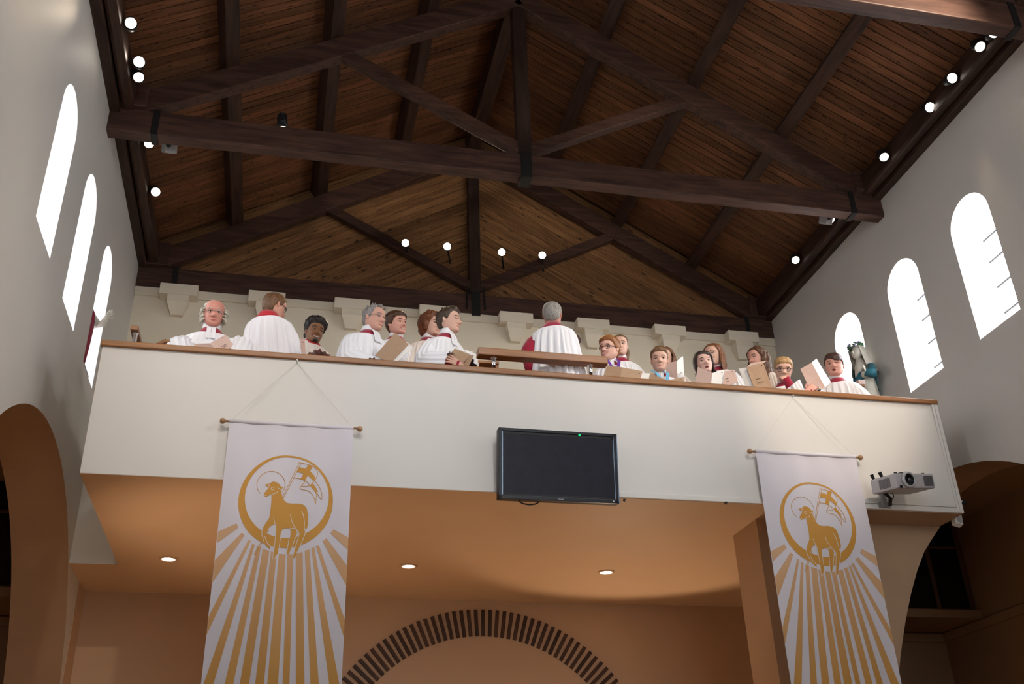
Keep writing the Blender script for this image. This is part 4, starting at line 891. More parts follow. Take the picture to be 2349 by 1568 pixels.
    for z in hz:
        row = []; orow = []
        for i in range(HN):
            a = 2 * PI * i / HN; ad = abs(math.degrees(a if a < PI else a - 2 * PI))
            l = headpt(max(z, 0.0), a, P); l.z = z
            if z < 0.02: l = Vector((0.14 * math.sin(a) * wide, 0.06 - 0.17 * math.cos(a) * 1.2, z))
            hl = float(np.interp(ad, hl_x, hl_y)) + H.get('fringe', 0) * g2((math.degrees(a if a < PI else a - 2 * PI) - H.get('fa', 0)), 28)
            m_ = z - hl; topk = smst(0.55, 0.92, z); t = H['sd'] * (1 - topk) + H['top'] * topk
            q = Vector((l.x * H['fr'], l.y * H['fr'], l.z * H['fr'] * (0.45 if not H.get('curly') else 1.0))) + Vector((seed, 0, 0))
            nz = noise.noise(q) + 0.5 * noise.noise(q * 2.3)
            t = t + H['amp'] * nz + H.get('quiff', 0) * topk * smst(0.2, 0.9, math.cos(a))
            if H.get('bald') : t *= 1.0
            cov = smst(-0.01, H.get('edge', 0.06), m_ + 0.02 * nz)
            t = t * cov - 0.03 * (1 - cov)
            dr = Vector((l.x, l.y * 0.9, (l.z - 0.5) * 0.9)); dr.normalize()
            if H.get('down') and m_ > 0: dr = (dr + Vector((0, 0, -0.5)) * (1 - topk)).normalized()
            row.append(hp(l + dr * t)); orow.append(m_ > -0.09)
        hr.append(row); ok.append(orow)
    hm = MB(); V = [q for r in hr for q in r]; Fs = []
    for j in range(len(hr) - 1):
        for i in range(HN):
            i2 = (i + 1) % HN
            if ok[j][i] or ok[j][i2] or ok[j + 1][i] or ok[j + 1][i2]: Fs.append((j * HN + i, j * HN + i2, (j + 1) * HN + i2, (j + 1) * HN + i))
    if not H.get('bald'): Fs.append(tuple(range(HN)))
    hm.add(V, Fs)
    if H.get('long'):
        a0, LL, wv = H.get('a0', 70), H['long'], H.get('wavy', 0.012); angs = np.linspace(math.radians(a0), 2 * PI - math.radians(a0), 40); nl = 16
        outer = []
        for j in range(nl + 1):
            t = j / nl; row = []
            for ii, a in enumerate(angs):
                l = headpt(0.66 - 0.3 * min(1, t * 2), a, P); dr = Vector((l.x, l.y, 0)).normalized()
                gr = 0.05 + 0.045 * smst(0, 0.35, t) + wv / hh * math.sin(ii * 1.7 + t * 7 + seed) + 0.02 * noise.noise(Vector((ii * 0.6, t * 3, seed)))
                w0 = hp(Vector((l.x, l.y, 0.68)) + dr * gr)
                dropL = LL * t * (0.9 + 0.12 * noise.noise(Vector((ii * 0.45, 3, seed))))
                w1 = w0 + Vector((0, 0, -dropL))
                pull = smst(0.45, 1.0, t) * H.get('pull', 0.0); w1 = w1 + (Vector((nb.x, nb.y, w1.z)) - w1) * pull
                row.append(w1)
            outer.append(row)
        hm.loft(outer, closed=False)
        hm.loft([[q + (Vector((c.x, c.y, q.z)) - q).normalized() * (-0.0) + (Vector((c.x, c.y, q.z)) - q) * 0.12 for q in r] for r in outer], closed=False)
    if H.get('flick'):
        for i in range(22):
            a = math.radians(75 + 210 * i / 21); l = headpt(0.18, a, P); dr = Vector((l.x, l.y, 0)).normalized(); q = l + dr * 0.06
            hm.tube([hp(q + Vector((0, 0, 0.12))), hp(q + dr * 0.02 + Vector((0, 0, -0.05))), hp(q + dr * 0.06 + Vector((0, 0, -0.13))), hp(q + dr * 0.13 + Vector((0, 0, -0.12 + 0.03 * math.sin(i * 2))))], [0.03 * hh, 0.045 * hh, 0.03 * hh, 0.005 * hh], 6)
    if H.get('tail'):
        pts = [hp((0, 0.45, 0.55))] + [at(*q) for q in H['tail']]; hm.tube(pts, [0.03] + [0.034, 0.032, 0.026, 0.01][:len(pts) - 1], 8)
    if H.get('fluff'):
        for i in range(90):
            s_ = -1 if i % 2 else 1; a = math.radians(rnd.uniform(75, 150)) * s_; z = rnd.uniform(0.22, 0.70); l = headpt(z, a, P); dr = Vector((l.x, l.y, 0)).normalized()
            hm.tube([hp(l), hp(l + dr * 0.10 + Vector((0, 0, -0.03))), hp(l + dr * rnd.uniform(0.11, 0.17) + Vector((0, 0, -0.14 - 0.08 * rnd.random())))], [0.04 * hh, 0.035 * hh, 0.006 * hh], 5)
    if H.get('spikes'):
        for i in range(H['spikes']):
            a = rnd.uniform(0, 2 * PI); z = rnd.uniform(0.84, 0.99); l = headpt(z, a, P); dr = Vector((l.x, l.y - 0.1, (l.z - 0.5))).normalized()
            hm.tube([hp(l + dr * H['top'] * 0.4), hp(l + dr * (H['top'] + 0.03)), hp(l + dr * (H['top'] + 0.065) + Vector((rnd.uniform(-.03, .03), -0.02, 0)))], [0.04 * hh, 0.028 * hh, 0.003 * hh], 5)
    hm.build('hair', hairmat(hair), root, smooth=True)
    # ---- clothes
    NS = 176
    def ring(d, w_, dp, amp=0.0, ph=0.0, frn=1.0):
        o = []
        for i in range(NS):
            a = 2 * PI * i / NS; r = 1.0
            ff = amp * (0.75 * math.sin(27 * a + ph + 2.2 * math.sin(2 * a + px)) + 0.4 * math.sin(43 * a + 2 * ph + px + 1.5 * math.sin(3 * a)) + 0.6 * noise.noise(Vector((math.cos(a) * 3, math.sin(a) * 3, d * 2 + px))))
            sa, ca = math.sin(a), math.cos(a)
            o.append(sp(d) + BM @ Vector(((w_ + ff) * math.copysign(abs(sa) ** 0.9, sa), -(dp + ff) * math.copysign(abs(ca) ** 0.9, ca), 0)))
        return o
    if cass:
        cb_ = MB(); lev = [(0.25 * k, 0.20 * k * sh, 0.12 * k), (0.6 * k, 0.21 * k, 0.15 * k), (L_ - 0.02, 0.25 * k, 0.19 * k)]
        cb_.loft([ring(lev[0][0], lev[0][1], lev[0][2]), ring(lev[1][0], lev[1][1], lev[1][2], 0.008), ring(lev[2][0], lev[2][1], lev[2][2], 0.02)])
        for nm in ('r', 'l'):
            S_, E_, W_ = arm_pts[nm]
            if sleeves: cb_.tube([E_.lerp(W_, 0.1), E_.lerp(W_, 0.55), E_.lerp(W_, cuff)], [0.058 * k, 0.050 * k, 0.044 * k], 12)
            else: cb_.tube([S_ + (S_ - sp(0.12 * k)) * -0.3, S_.lerp(E_, 0.4), S_.lerp(E_, 0.8), E_, E_.lerp(W_, 0.25), E_.lerp(W_, 0.6), E_.lerp(W_, 0.96)], [0.085 * k, 0.080 * k, 0.078 * k, 0.074 * k, 0.068 * k, 0.06 * k, 0.05 * k], 16)
        cb_.build('cassock', M[cass], root, smooth=True)
    if robe:
        sb = MB(); ex0 = 0.0
        sb.loft([ring(d * k, w_ * k * (sh if w_ > 0.13 else 1), dp * k, am, ph) for d, w_, dp, am, ph in
                 ((0.030, 0.100, 0.090, 0, 0), (0.036, 0.108, 0.098, 0, 0), (0.052, 0.150, 0.110, 0, 0), (0.075, 0.186, 0.120, 0.001, 0), (0.10, 0.200, 0.128, 0.005, 0), (0.13, 0.210, 0.138, 0.008, 0.1), (0.18, 0.216, 0.148, 0.011, 0.2), (0.26, 0.224, 0.160, 0.014, 0.3), (0.38, 0.245, 0.175, 0.017, 0.4), (0.55, 0.27, 0.20, 0.022, 0.5), (0.72, 0.29, 0.22, 0.028, 0.6))], cap=False)
        if sleeves:
            for nm, s_ in (('r', -1), ('l', 1)):
                S_, E_, W_ = arm_pts[nm]; path = [S_ + (sp(0.12 * k) - S_) * 0.5 - up * 0.02, S_ - up * 0.005, S_.lerp(E_, 0.35), S_.lerp(E_, 0.7), E_, E_.lerp(W_, 0.35), E_.lerp(W_, 0.72)]
                rad = [0.045, 0.072, 0.084, 0.094, 0.104, 0.110, 0.116]; rings_ = []; upv = None; nn = 64
                for i, p in enumerate(path):
                    t = (path[min(i + 1, 6)] - path[max(i - 1, 0)]).normalized()
                    if upv is None: upv = Vector((0, 0, 1))
                    upv = (upv - t * upv.dot(t)).normalized(); sd = t.cross(upv); rr = []
                    for q in range(nn):
                        a = 2 * PI * q / nn; am = min(1, i / 3) * 0.010
                        r = (rad[i] + am * (0.9 * math.sin(15 * a + px + 0.3 * i) + 0.5 * math.sin(7 * a + px * 0.3 + 0.5 * i))) * k
                        sag = max(0, -math.sin(a)) * 0.03 * k * (i / 6)
                        rr.append(p + upv * (r * math.sin(a)) + sd * (r * math.cos(a)) - Vector((0, 0, sag)))
                    rings_.append(rr)
                sb.loft(rings_, cap=False)
        sb.build('surplice', M[robe], root, smooth=True)
    if collar:
        cm = MB(); cm.loft([nring(sp(d * k), w_ * k, dp * k, dp * k, BM) for d, w_, dp in ((-0.012, 0.066, 0.066), (-0.016, 0.072, 0.072), (0.012, 0.092, 0.086), (0.036, 0.122, 0.104), (0.046, 0.136, 0.112), (0.06, 0.13, 0.10))], cap=False)
        cm.build('cassock_collar', M[collar], root, smooth=True)
    if white:
        cm = MB(); cm.loft([nring(sp(d * k) + (npv - nb) * (-d / 0.06 if d < 0 else 0), w_ * k, w_ * k, w_ * k, BM) for d, w_ in ((-0.040, 0.060), (-0.042, 0.066), (-0.02, 0.069), (0.01, 0.074), (0.012, 0.06))], cap=False)
        cm.build('white_collar', M['cloth'], root, smooth=True)
    if tab:
        pts = [(-0.012, 0.080), (0.012, 0.102), (0.04, 0.122), (0.09, 0.142), (0.12, 0.152)]
        for o0 in (-0.018, 0.018):
            V = []; tb = MB()
            for d, dp in pts: q = sp(d * k); V += [q + BM @ Vector(((o0 - 0.017) * k, -dp * k, 0)), q + BM @ Vector(((o0 + 0.017) * k, -dp * k, 0))]
            tb.add(V, [(2 * i, 2 * i + 1, 2 * i + 3, 2 * i + 2) for i in range(len(pts) - 1)]); tb.build('collar_tab', M['cloth'], root)
    return root, hp, sp, BM, k, arm_pts
PALE = (0.70, 0.42, 0.32); RUDDY = (0.68, 0.35, 0.27); BROWN = (0.23, 0.105, 0.05)
up = Vector((0, 0, 1))
# back row first
person('woman with big curly auburn hair behind the young man in profile', 990, 747, 1.05, 0.232, 45, 5, 0, hair=(0.17, 0.055, 0.02), robe='clothwarm', tone=PALE, mouth='closed', tab=False,
       H=dict(front=0.78, temple=0.55, side=0.2, ear=0.1, back=0.0, top=0.16, sd=0.17, amp=0.09, fr=7, curly=1))
person('smiling youth with thick dark brown hair behind a brown booklet', 910, 743, 0.98, 0.222, 42, 4, -14, kk=0.95, hair=(0.075, 0.03, 0.012), mouth='smile', tone=RUDDY, gaze=0.5, tab=False, wide=1.08,
       H=dict(front=0.76, temple=0.66, side=0.40, ear=0.46, back=0.08, top=0.12, sd=0.06, amp=0.02, fr=9))
person('dark haired singer almost hidden behind the conductor', 1311, 791, 1.0, 0.21, 150, 5, 0, hair=(0.05, 0.02, 0.01), robe=None, cass='navy', collar='navy', white=False, tab=False, tone=PALE, sh=0.8, H=dict(front=0.75, top=0.09, sd=0.08))
person('girl with hair tied back standing behind the laughing boy', 1422, 794, 1.08, 0.22, 2, 6, 2, kk=0.9, hair=(0.17, 0.09, 0.045), tone=PALE, gaze=-0.8, tab=False, H=dict(front=0.84, temple=0.74, side=0.52, ear=0.45, back=0.10, top=0.045, sd=0.035, amp=0.008, tail=[(1435, 796, 1.2), (1438, 812, 1.2), (1436, 828, 1.15)]))
person('girl with long brown hair hidden behind the fair boy in front', 1527, 822, 0.95, 0.222, -14, 6, 0, kk=0.88, hair=(0.16, 0.065, 0.026), robe='clothwarm', tone=PALE, tab=False, H=dict(front=0.80, temple=0.62, side=0.35, ear=0.3, back=0.05, top=0.05, sd=0.05, amp=0.01, long=0.20, a0=65))
person('girl with long straight auburn hair looking left', 1638, 815, 0.98, 0.232, -28, 6, 0, kk=0.9, hair=(0.20, 0.075, 0.026), tone=PALE, tab=False, gaze=-0.7, H=dict(front=0.84, temple=0.60, side=0.35, ear=0.3, back=0.05, top=0.055, sd=0.055, amp=0.012, long=0.36, a0=72, pull=0.1))
person('girl with long wavy brown hair looking left beside the blond boy', 1738, 823, 0.92, 0.235, -44, 6, 0, kk=0.9, hair=(0.11, 0.045, 0.02), tone=RUDDY, robe='clothwarm', tab=False, gaze=-0.3, H=dict(front=0.84, temple=0.62, side=0.35, ear=0.3, back=0.05, top=0.06, sd=0.07, amp=0.02, long=0.37, a0=75, wavy=0.02))
# front row
person('bald old man with white side hair and spectacles, far left, reading', 491, 719, 0.55, 0.238, 2, 16, 2, kk=1.08, byaw=0, hair=(0.72, 0.66, 0.56), brow=(0.6, 0.5, 0.42), tone=(0.68, 0.30, 0.23), glasses='metal', mouth='closed', wide=1.0, sh=1.08,
       arms=dict(r=((412, 802, 0.48), (425, 850, 0.30), {}), l=((550, 800, 0.45), (525, 860, 0.28), {})),
       H=dict(front=1.12, temple=1.0, side=0.62, ear=0.66, back=0.0, top=0.0, sd=0.10, amp=0.03, fr=8, bald=1, fluff=1, edge=0.1))
person('brown haired man in spectacles with his back turned, bending right', 630, 704, 0.48, 0.228, 122, 10, 0, nk=-0.0, kk=1.02, byaw=158, lean=-0.35, hair=(0.16, 0.075, 0.03), glasses='black', tone=(0.66, 0.33, 0.24), collar='scarlet', tab=False, white=False, sh=0.98,
       arms=dict(r=((664, 805, 0.46), (655, 850, 0.66), {}), l=((590, 805, 0.52), (600, 850, 0.75), {})), H=dict(front=0.82, temple=0.7, side=0.42, ear=0.5, back=0.02, top=0.06, sd=0.05, amp=0.02, fr=10))
person('smiling young man with tall black curly hair and a small beard', 721, 763, 0.92, 0.235, 20, 6, 6, wide=0.92, nk=0.03, kk=1.0, byaw=25, hair=(0.016, 0.011, 0.009), tone=BROWN, mouth='smile', robe='clothwarm', collar='scarlet', gaze=0.8, tab=False,
       arms=dict(r=((738, 846, 0.72), (724, 826, 0.44), dict(dir=Vector((-1, -0.1, 0.45)), n=Vector((0.2, -1, 0.3)), curl=0.35, thumb=1, s=0.9))),
       H=dict(front=0.78, temple=0.70, side=0.52, ear=0.56, back=0.2, top=0.20, sd=0.05, amp=0.05, fr=13, curly=1, beard=1, edge=0.03))
person('grey haired man in spectacles looking right, with a white tab on his red collar', 858, 731, 0.5, 0.238, 52, 8, 0, wide=0.95, nk=-0.02, kk=1.06, byaw=38, hair=(0.26, 0.235, 0.22), tone=(0.66, 0.36, 0.27), glasses='metal', sh=1.12, gaze=0.4,
       arms=dict(r=((806, 826, 0.42), (858, 862, 0.26), {}), l=((895, 835, 0.60), (890, 870, 0.36), {})), H=dict(front=0.86, temple=0.74, side=0.42, ear=0.5, back=0.05, top=0.06, sd=0.04, amp=0.02, fr=10, spikes=22, rec=0.04))
person('young man in profile with dark swept up hair, holding a folder', 1030, 738, 0.48, 0.235, 68, -2, 0, kk=1.0, byaw=42, hair=(0.06, 0.036, 0.022), tone=PALE, sh=1.0, lean=0.2,
       arms=dict(r=((972, 836, 0.42), (1058, 838, 0.24), dict(dir=Vector((-0.9, -0.15, 0.45)), n=Vector((0.1, -1, 0.2)), curl=0.16, spread=0.22, thumb=1)), l=((1070, 830, 0.6), (1060, 850, 0.36), {})),
       H=dict(front=0.82, temple=0.72, side=0.45, ear=0.50, back=0.06, top=0.08, sd=0.045, amp=0.03, fr=11, quiff=0.08, spikes=26))
person('grey haired conductor seen from behind, bare of sleeves, crimson arms', 1267, 724, 0.40, 0.236, 176, 4, 0, nk=-0.02, kk=1.04, byaw=170, hair=(0.27, 0.25, 0.225), tone=(0.62, 0.28, 0.21), sleeves=False, tab=False, white=False, lean=0.0, sh=0.98,
       arms=dict(l=((1214, 808, 0.36), (1222, 862, 0.33), {}), r=((1306, 835, 0.50), (1290, 860, 0.74), {})), H=dict(front=0.82, temple=0.72, side=0.45, ear=0.52, back=0.08, top=0.05, sd=0.035, amp=0.012, fr=12))
person('laughing ginger boy in black spectacles and purple ribbon', 1398, 801, 0.5, 0.222, -32, 4, 8, kk=0.86, byaw=0, hair=(0.30, 0.115, 0.032), tone=(0.72, 0.42, 0.33), glasses='black', mouth='smile', gaze=-0.3, wide=1.04,
       H=dict(front=0.76, temple=0.66, side=0.42, ear=0.50, back=0.08, top=0.09, sd=0.045, amp=0.03, fr=9, quiff=0.04))
person('boy with short fair brown hair and blue ribbon, facing the camera', 1513, 827, 0.45, 0.226, 2, 8, 2, kk=0.84, byaw=0, hair=(0.17, 0.085, 0.038), tone=PALE, wide=0.94, H=dict(front=0.78, temple=0.72, side=0.48, ear=0.54, back=0.10, top=0.08, sd=0.025, amp=0.02, fr=9, quiff=0.05))
person('wide eyed child with dark chin length hair flicked out', 1614, 834, 0.5, 0.222, 14, 2, -6, kk=0.84, byaw=5, hair=(0.035, 0.018, 0.012), tone=(0.74, 0.46, 0.38), mouth='open', H=dict(front=0.74, temple=0.50, side=0.18, ear=0.14, back=0.02, top=0.07, sd=0.085, amp=0.03, fr=8, flick=1, eye=0.03, fringe=0.06, fa=-30))
person('blond boy in dark spectacles rubbing his face with his sleeve', 1797, 848, 0.45, 0.224, 6, 20, 6, cuff=1.25, wide=0.98, kk=0.84, byaw=0, hair=(0.42, 0.25, 0.11), tone=PALE, glasses='black', tab=False,
       arms=dict(l=((1824, 905, 0.22), (1806, 874, 0.20), dict(dir=Vector((-0.25, 0.5, 0.85)), n=Vector((0, -1, 0.3)), curl=0.9))), H=dict(front=0.72, temple=0.64, side=0.48, ear=0.54, back=0.10, top=0.08, sd=0.04, amp=0.025, fr=9))
person('singing boy with a dark side fringe, far right, beside the blue statue', 1914, 839, 0.45, 0.222, -4, 4, 4, kk=0.92, byaw=0, hair=(0.07, 0.033, 0.022), tone=RUDDY, mouth='open', tab=False, wide=1.08, sh=1.1,
       arms=dict(r=((1868, 918, 0.36), (1852, 896, 0.27), dict(dir=Vector((0.75, -0.1, 0.5)), n=Vector((-0.35, -1, 0.2)), curl=0.5, thumb=1, s=1.05))), H=dict(front=0.74, temple=0.66, side=0.46, ear=0.52, back=0.10, top=0.07, sd=0.035, amp=0.025, fr=8, fringe=-0.16, fa=28, quiff=0.03))
# ribbons of the two boys
def ribbon(px, py, Y, col, lab):
    q = at(px, py, Y); m = MB()
    e = None
    for s_ in (-1, 1):
        a, b, c_ = q + Vector((s_ * 0.062, 0.02, 0.055)), q + Vector((s_ * 0.056, -0.075, -0.01)), q + Vector((s_ * 0.02, -0.12, -0.13))
        wv = Vector((0.014, 0, 0)); m.loft([[a - wv, a + wv, a + wv + Vector((0, 0.004, 0)), a - wv + Vector((0, 0.004, 0))], [b - wv, b + wv, b + wv + Vector((0, 0.004, 0)), b - wv + Vector((0, 0.004, 0))], [c_ - wv, c_ + wv, c_ + wv + Vector((0, 0.004, 0)), c_ - wv + Vector((0, 0.004, 0))]])
    o = m.build('ribbon', M[col]); tag(o, lab, 'ribbon'); return o
ribbon(1401, 832, 0.45, 'purple', 'purple medal ribbon round the neck of the laughing ginger boy')
ribbon(1512, 860, 0.42, 'blue', 'pale blue medal ribbon round the neck of the fair brown haired boy')
# ---------------------------------------------------------------- booklets
def booklet(label, panels, m='kraft', marks=None):
    """panels: list of (material, four photo corners with their distance y)"""
    e = None; made = []
    for mm, cs in panels:
        Q = [at(*q) for q in cs]; made.append((mm, Q))
    e = empty('booklet', sum(made[0][1], Vector()) / 4, label, 'booklet', 'music booklets')
    for i, (mm, Q) in enumerate(made):
        n_ = (Q[1] - Q[0]).cross(Q[3] - Q[0]).normalized() * 0.004; 
        if n_.y < 0: n_ = -n_
        V = [q[:] for q in Q] + [(q + n_)[:] for q in Q]
        MB().add(V, [(0, 1, 2, 3), (7, 6, 5, 4), (0, 4, 5, 1), (1, 5, 6, 2), (2, 6, 7, 3), (3, 7, 4, 0)]).build('cover' if mm != 'page' else 'page', M[mm], e)
        for mk in (marks or []):
            if mk[0] != i: continue
            u0, v0, L_, amp = mk[1:5]; U = Q[1] - Q[0]; W_ = Q[3] - Q[0]; st = []
            for t in range(13):
                uu = u0 + L_ * t / 12; vv = v0 + amp * math.sin(t * 2.4) * (0.6 + 0.4 * math.sin(t * 1.3))
                st.append(Q[0] + U * uu + W_ * vv - n_ * 0.35)
            MB().tube(st, 0.0016, 4).build('lettering', M['ink'], e)
    return e
booklet('open pale brown booklet read by the bald old man', [('pink', [(443, 788, .34), (481, 787, .26), (500, 806, .25), (458, 806, .32)]), ('pink', [(481, 787, .26), (518, 767, .30), (538, 794, .30), (500, 808, .25)])], marks=[(1, .35, .72, .3, .03), (1, .42, .85, .22, .03), (1, .72, .12, .04, .03)])
booklet('upright cream booklet held by the man with black curly hair', [('pink', [(688, 776, .43), (700, 778, .40), (703, 816, .40), (691, 814, .43)]), ('page', [(700, 778, .40), (707, 782, .46), (709, 817, .46), (703, 816, .40)])], marks=[(0, .35, .2, .3, .02)])
booklet('brown booklet held slanting by the grey haired man in spectacles', [('kraft', [(860, 815, .26), (906, 763, .30), (937, 789, .26), (896, 832, .22)]), ('page', [(937, 789, .27), (948, 796, .25), (908, 832, .20), (896, 832, .23)])], marks=[(1, .2, .55, .5, .02), (1, .2, .8, .5, .02)])
booklet('brown folder held open by the young man in profile', [('kraft', [(1004, 842, .26), (1043, 799, .32), (1079, 813, .30), (1050, 848, .22)]), ('kraft', [(1087, 814, .28), (1072, 846, .20), (1056, 846, .21), (1077, 815, .30)]), ('page', [(1043, 797, .33), (1079, 811, .31), (1075, 816, .32), (1040, 801, .335)]), ('page', [(1014, 832, .30), (1020, 809, .36), (1040, 800, .36), (1030, 830, .30)])])
booklet('wide open dark brown booklet held by the laughing ginger boy', [('kraft', [(1393, 837, .30), (1427, 842, .24), (1421, 874, .22), (1382, 868, .28)]), ('kraft', [(1427, 842, .24), (1474, 851, .28), (1467, 878, .26), (1421, 874, .22)])], marks=[(1, .12, .68, .22, .02), (1, .82, .2, .06, .02)])
booklet('low open brown booklet in front of the boy with blue ribbon', [('kraft', [(1493, 856, .28), (1531, 872, .20), (1530, 882, .19), (1486, 876, .26)]), ('kraft', [(1531, 872, .20), (1569, 864, .26), (1566, 884, .25), (1530, 882, .19)])], marks=[(1, .75, .35, .06, .03)])
booklet('white sheet of music lying left of the low brown booklet', [('page', [(1473, 856, .35), (1491, 856, .35), (1487, 874, .32), (1468, 874, .32)])])
booklet('upright tan booklet with white inner page behind the boy with blue ribbon', [('pink', [(1522, 834, .80), (1552, 828, .72), (1554, 868, .70), (1528, 868, .78)]), ('page', [(1552, 828, .72), (1567, 816, .80), (1570, 864, .78), (1554, 868, .70)])], marks=[(1, .3, .85, .4, .01)])
booklet('tan and white booklet held by the child with dark flicked hair', [('pink', [(1601, 841, .34), (1634, 855, .24), (1630, 888, .22), (1593, 882, .32)]), ('page', [(1634, 855, .24), (1661, 847, .30), (1653, 888, .28), (1630, 888, .22)])], marks=[(1, .8, .2, .1, .02)])
booklet('pinkish booklet held by the girl with straight auburn hair', [('pink', [(1662, 851, .42), (1685, 848, .40), (1693, 876, .38), (1656, 888, .40)])], marks=[(0, .2, .5, .3, .02), (0, .3, .68, .3, .02), (0, .75, .1, .1, .02)])
booklet('large tan booklet with two handwritten words, left of the blond boy', [('kraft', [(1713, 842, .32), (1751, 832, .28), (1773, 893, .24), (1731, 893, .27)]), ('pink', [(1713, 841, .33), (1751, 831, .29), (1757, 827, .34), (1722, 833, .38)]), ('page', [(1694, 845, .40), (1714, 842, .34), (1732, 893, .28), (1714, 893, .34)])], marks=[(0, .28, .60, .34, .025), (0, .30, .76, .36, .03), (0, .82, .1, .06, .02)])
booklet('tan booklet with bright white page held up by the singing boy', [('pink', [(1836, 846, .30), (1862, 831, .24), (1893, 888, .22), (1862, 900, .28)]), ('page', [(1862, 831, .24), (1873, 822, .32), (1906, 876, .30), (1893, 888, .22)])])
# ---------------------------------------------------------------- statues
ms = Vector(hit(1990, 850, 0, XR - 0.17)); msx, msy = XR - 0.155, 1.33
def st_ring(z, w_, dp, amp=0.0, n_=40, cx_=0, cy_=0, ph=0):
    return [Vector((msx + cx_ + (w_ + amp * math.sin(9 * a + ph)) * math.cos(a), msy + cy_ + (dp + amp * math.sin(9 * a + ph)) * math.sin(a), z)) for a in [2 * PI * i / n_ for i in range(n_)]]
top = at(1971, 792, msy).z
e = empty('statue', (msx, msy, 5.30), 'painted statue of a veiled woman in blue with a flower crown, at the right window', 'statue')
z0, zt_ = 5.36, 6.45
MB().bbox(msx - 0.14, msx + 0.14, msy - 0.14, msy + 0.14, 5.28, 5.36, 0.01).build('plinth', M['white'], e)
MB().bbox(msx - 0.05, XR - 0.002, msy - 0.05, msy + 0.05, 5.2, 5.30, 0.01).build('wall_bracket', M['white'], e)
MB().loft([st_ring(z0, 0.135, 0.125, 0.010), st_ring(5.6, 0.12, 0.11, 0.009, ph=.3), st_ring(5.85, 0.105, 0.095, 0.006, ph=.6), st_ring(6.02, 0.10, 0.09, 0.004), st_ring(6.13, 0.088, 0.075), st_ring(6.19, 0.05, 0.05, cx_=-.01), st_ring(6.23, 0.036, 0.036, cx_=-.02)]).build('gown', M['statuewhite'], e, smooth=True)
MB().ell((msx - 0.035, msy - 0.02, 6.30), 0.062, 0.068, 0.085, Matrix.Rotation(0.35, 3, 'Y')).ell((msx - 0.098, msy - 0.035, 6.285), 0.014, 0.010, 0.022).ell((msx - 0.088, msy - 0.035, 6.255), 0.012, 0.02, 0.006).build('head', M['statuewhite'], e, smooth=True)
vl = MB()                                             # veil: open at the face side
for sc_ in (1.0, 0.93):
    rows = []
    for j, (z, w_, cx_) in enumerate(((6.405, 0.02, -0.03), (6.39, 0.065, -0.03), (6.34, 0.092, -0.025), (6.28, 0.10, -0.015), (6.2, 0.105, 0.0), (6.12, 0.125, 0.01), (6.04, 0.14, 0.015))):
        rows.append([Vector((msx + cx_ + w_ * sc_ * math.cos(a), msy - 0.0 + w_ * sc_ * math.sin(a), z)) for a in np.linspace(-PI * 0.60, PI * 0.78, 26)])
    vl.loft(rows, closed=False)
vl.build('veil', M['statuewhite'], e, smooth=True)
mt = MB()
rows = []
for z, w_, ph, a_, b_ in ((6.12, 0.10, 0, -65, 150), (6.0, 0.122, .2, -65, 165), (5.85, 0.128, .4, -20, 200), (5.65, 0.132, .6, 30, 215), (5.42, 0.135, .8, 50, 220)):
    rows.append([Vector((msx + (w_ + 0.008 * math.sin(8 * a + ph)) * math.cos(a), msy + (w_ + 0.008 * math.sin(8 * a + ph)) * 0.92 * math.sin(a), z)) for a in np.linspace(math.radians(a_), math.radians(b_), 36)])
mt.loft(rows, closed=False)
hnd = at(1984, 862, msy - 0.2)
for sx in (-1, 1): mt.tube([(msx + 0.02, msy + sx * 0.12, 6.08), (msx - 0.03, msy + sx * 0.16 - 0.03, 5.96), (msx - 0.09, msy - 0.13 + sx * 0.03, 5.99)], [0.05, 0.055, 0.04], 12)
mt.build('mantle', M['statueblue'], e, smooth=True)
hm_ = MB()
for sx in (-1, 1): hand(hm_, (msx - 0.08, msy - 0.14 + sx * 0.02, 5.985), (-0.5, -0.6, 0.35), (0.3, sx * 1.0, 0.2), 0.62, 0.15, 0.03, sx)
hm_.tube([(msx - 0.07, msy - 0.10, 5.97), (msx - 0.10, msy - 0.155, 6.0)], [0.035, 0.028], 10); hm_.build('praying_hands', M['statuewhite'], e, smooth=True)
cr_ = MB(); fw_ = MB()
for i in range(110):
    a = rnd.uniform(0, 2 * PI); q = Vector((msx - 0.035 + 0.072 * math.cos(a), msy - 0.005 + 0.075 * math.sin(a), 6.372 + rnd.uniform(-0.014, 0.022)))
    R_ = Matrix.Rotation(rnd.uniform(0, 6), 3, 'Z') @ Matrix.Rotation(rnd.uniform(-1, 1), 3, 'X')
    (cr_ if i % 5 else fw_).ell(q, 0.020, 0.010, 0.006 if i % 5 else 0.013, R_, 6, 4)
cr_.build('wreath', M['leaf'], e); fw_.build('wreath_flowers', M['flower'], e)
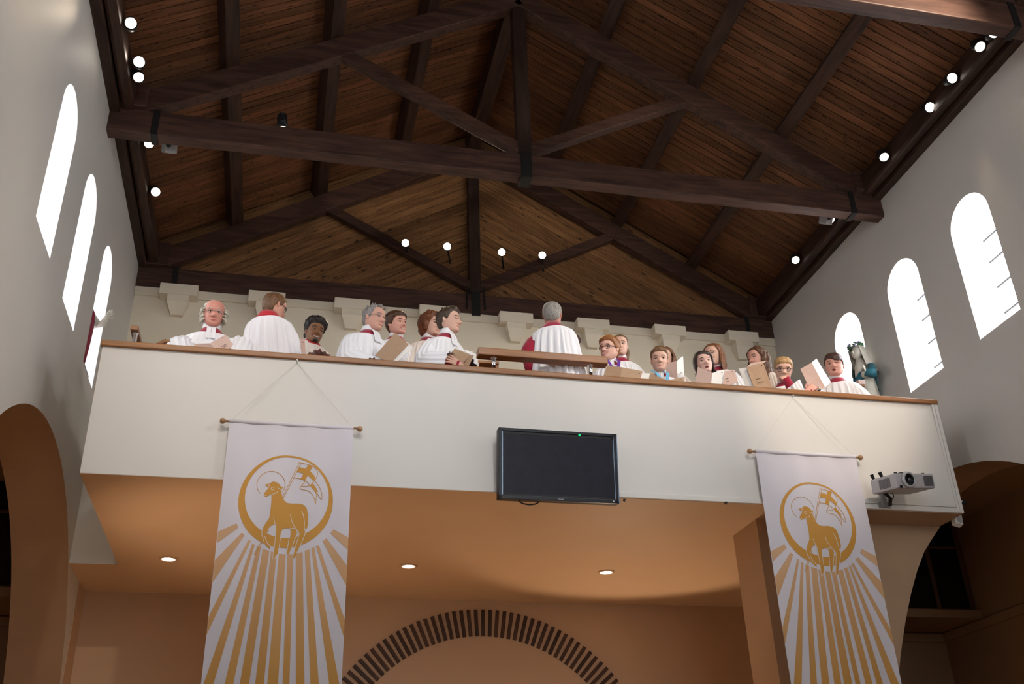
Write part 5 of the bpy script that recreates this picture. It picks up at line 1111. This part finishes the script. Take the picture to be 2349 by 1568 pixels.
# white topped box in front of that statue
p = at(1973, 879, 0.75); e = empty('hymn_stand', (p.x, p.y, 4.15), 'small white topped brown box on a post, between the singing boy and the blue statue', 'stand')
MB().bbox(p.x - 0.032, p.x + 0.04, p.y - 0.03, p.y + 0.05, p.z - 0.022, p.z + 0.028, 0.004).build('box', M['pink'], e); MB().bbox(p.x - 0.026, p.x + 0.034, p.y - 0.025, p.y + 0.045, p.z - 0.04, p.z - 0.02, 0.003).build('tray', M['oak'], e)
MB().tube([(p.x, p.y + 0.01, 4.15), (p.x, p.y + 0.01, p.z - 0.03)], 0.018, 10).build('post', M['iron'], e)
# statue in the left window niche
lx, ly = XL - 0.145, 1.66
e = empty('statue', (lx, ly, WSILL), 'painted statue in a crimson mantle reaching a pale hand out of the left window', 'statue')
def lr(z, w_, amp=0.0, ph=0): return [Vector((lx + (w_ + amp * math.sin(7 * a + ph)) * math.cos(a), ly + (w_ * 0.95 + amp * math.sin(7 * a + ph)) * math.sin(a), z)) for a in [2 * PI * i / 36 for i in range(36)]]
MB().bbox(lx - 0.11, lx + 0.13, ly - 0.12, ly + 0.18, WSILL + 0.001, WSILL + 0.06, 0.008).build('plinth', M['greymetal'], e)
MB().loft([lr(WSILL + 0.06, 0.10, 0.008), lr(5.9, 0.115, 0.008, .4), lr(6.1, 0.125, 0.006, .8), lr(6.25, 0.118, 0.003), lr(6.33, 0.08), lr(6.38, 0.04), lr(6.42, 0.036)]).build('mantle', M['crimsonpaint'], e, smooth=True)
MB().ell((lx, ly, 6.50), 0.062, 0.068, 0.085).build('head', M['statuewhite'], e, smooth=True)
h0, h1, h2 = hit(222, 744, 0, XL - 0.02), hit(238, 741, 0, XL + 0.05), hit(244, 726, 0, XL + 0.09)
am_ = MB().tube([(lx + 0.06, ly, 6.24), h0, h1, h2], [0.05, 0.046, 0.036, 0.018], 12); hand(am_, h2, (0.25, 0.25, 0.6), (-0.6, 0.6, 0.3), 0.62, 0.25, 0.1, 1); am_.build('arm', M['statuewhite'], e, smooth=True)
MB().tube([(lx + 0.03, ly, 6.30), h0 + Vector((-0.02, 0, 0.02)), (lx + 0.085, ly + 0.01, 6.16), (lx + 0.08, ly + 0.02, 6.0)], [0.05, 0.035, 0.03, 0.02], 10).build('sleeve', M['crimsonpaint'], e, smooth=True)
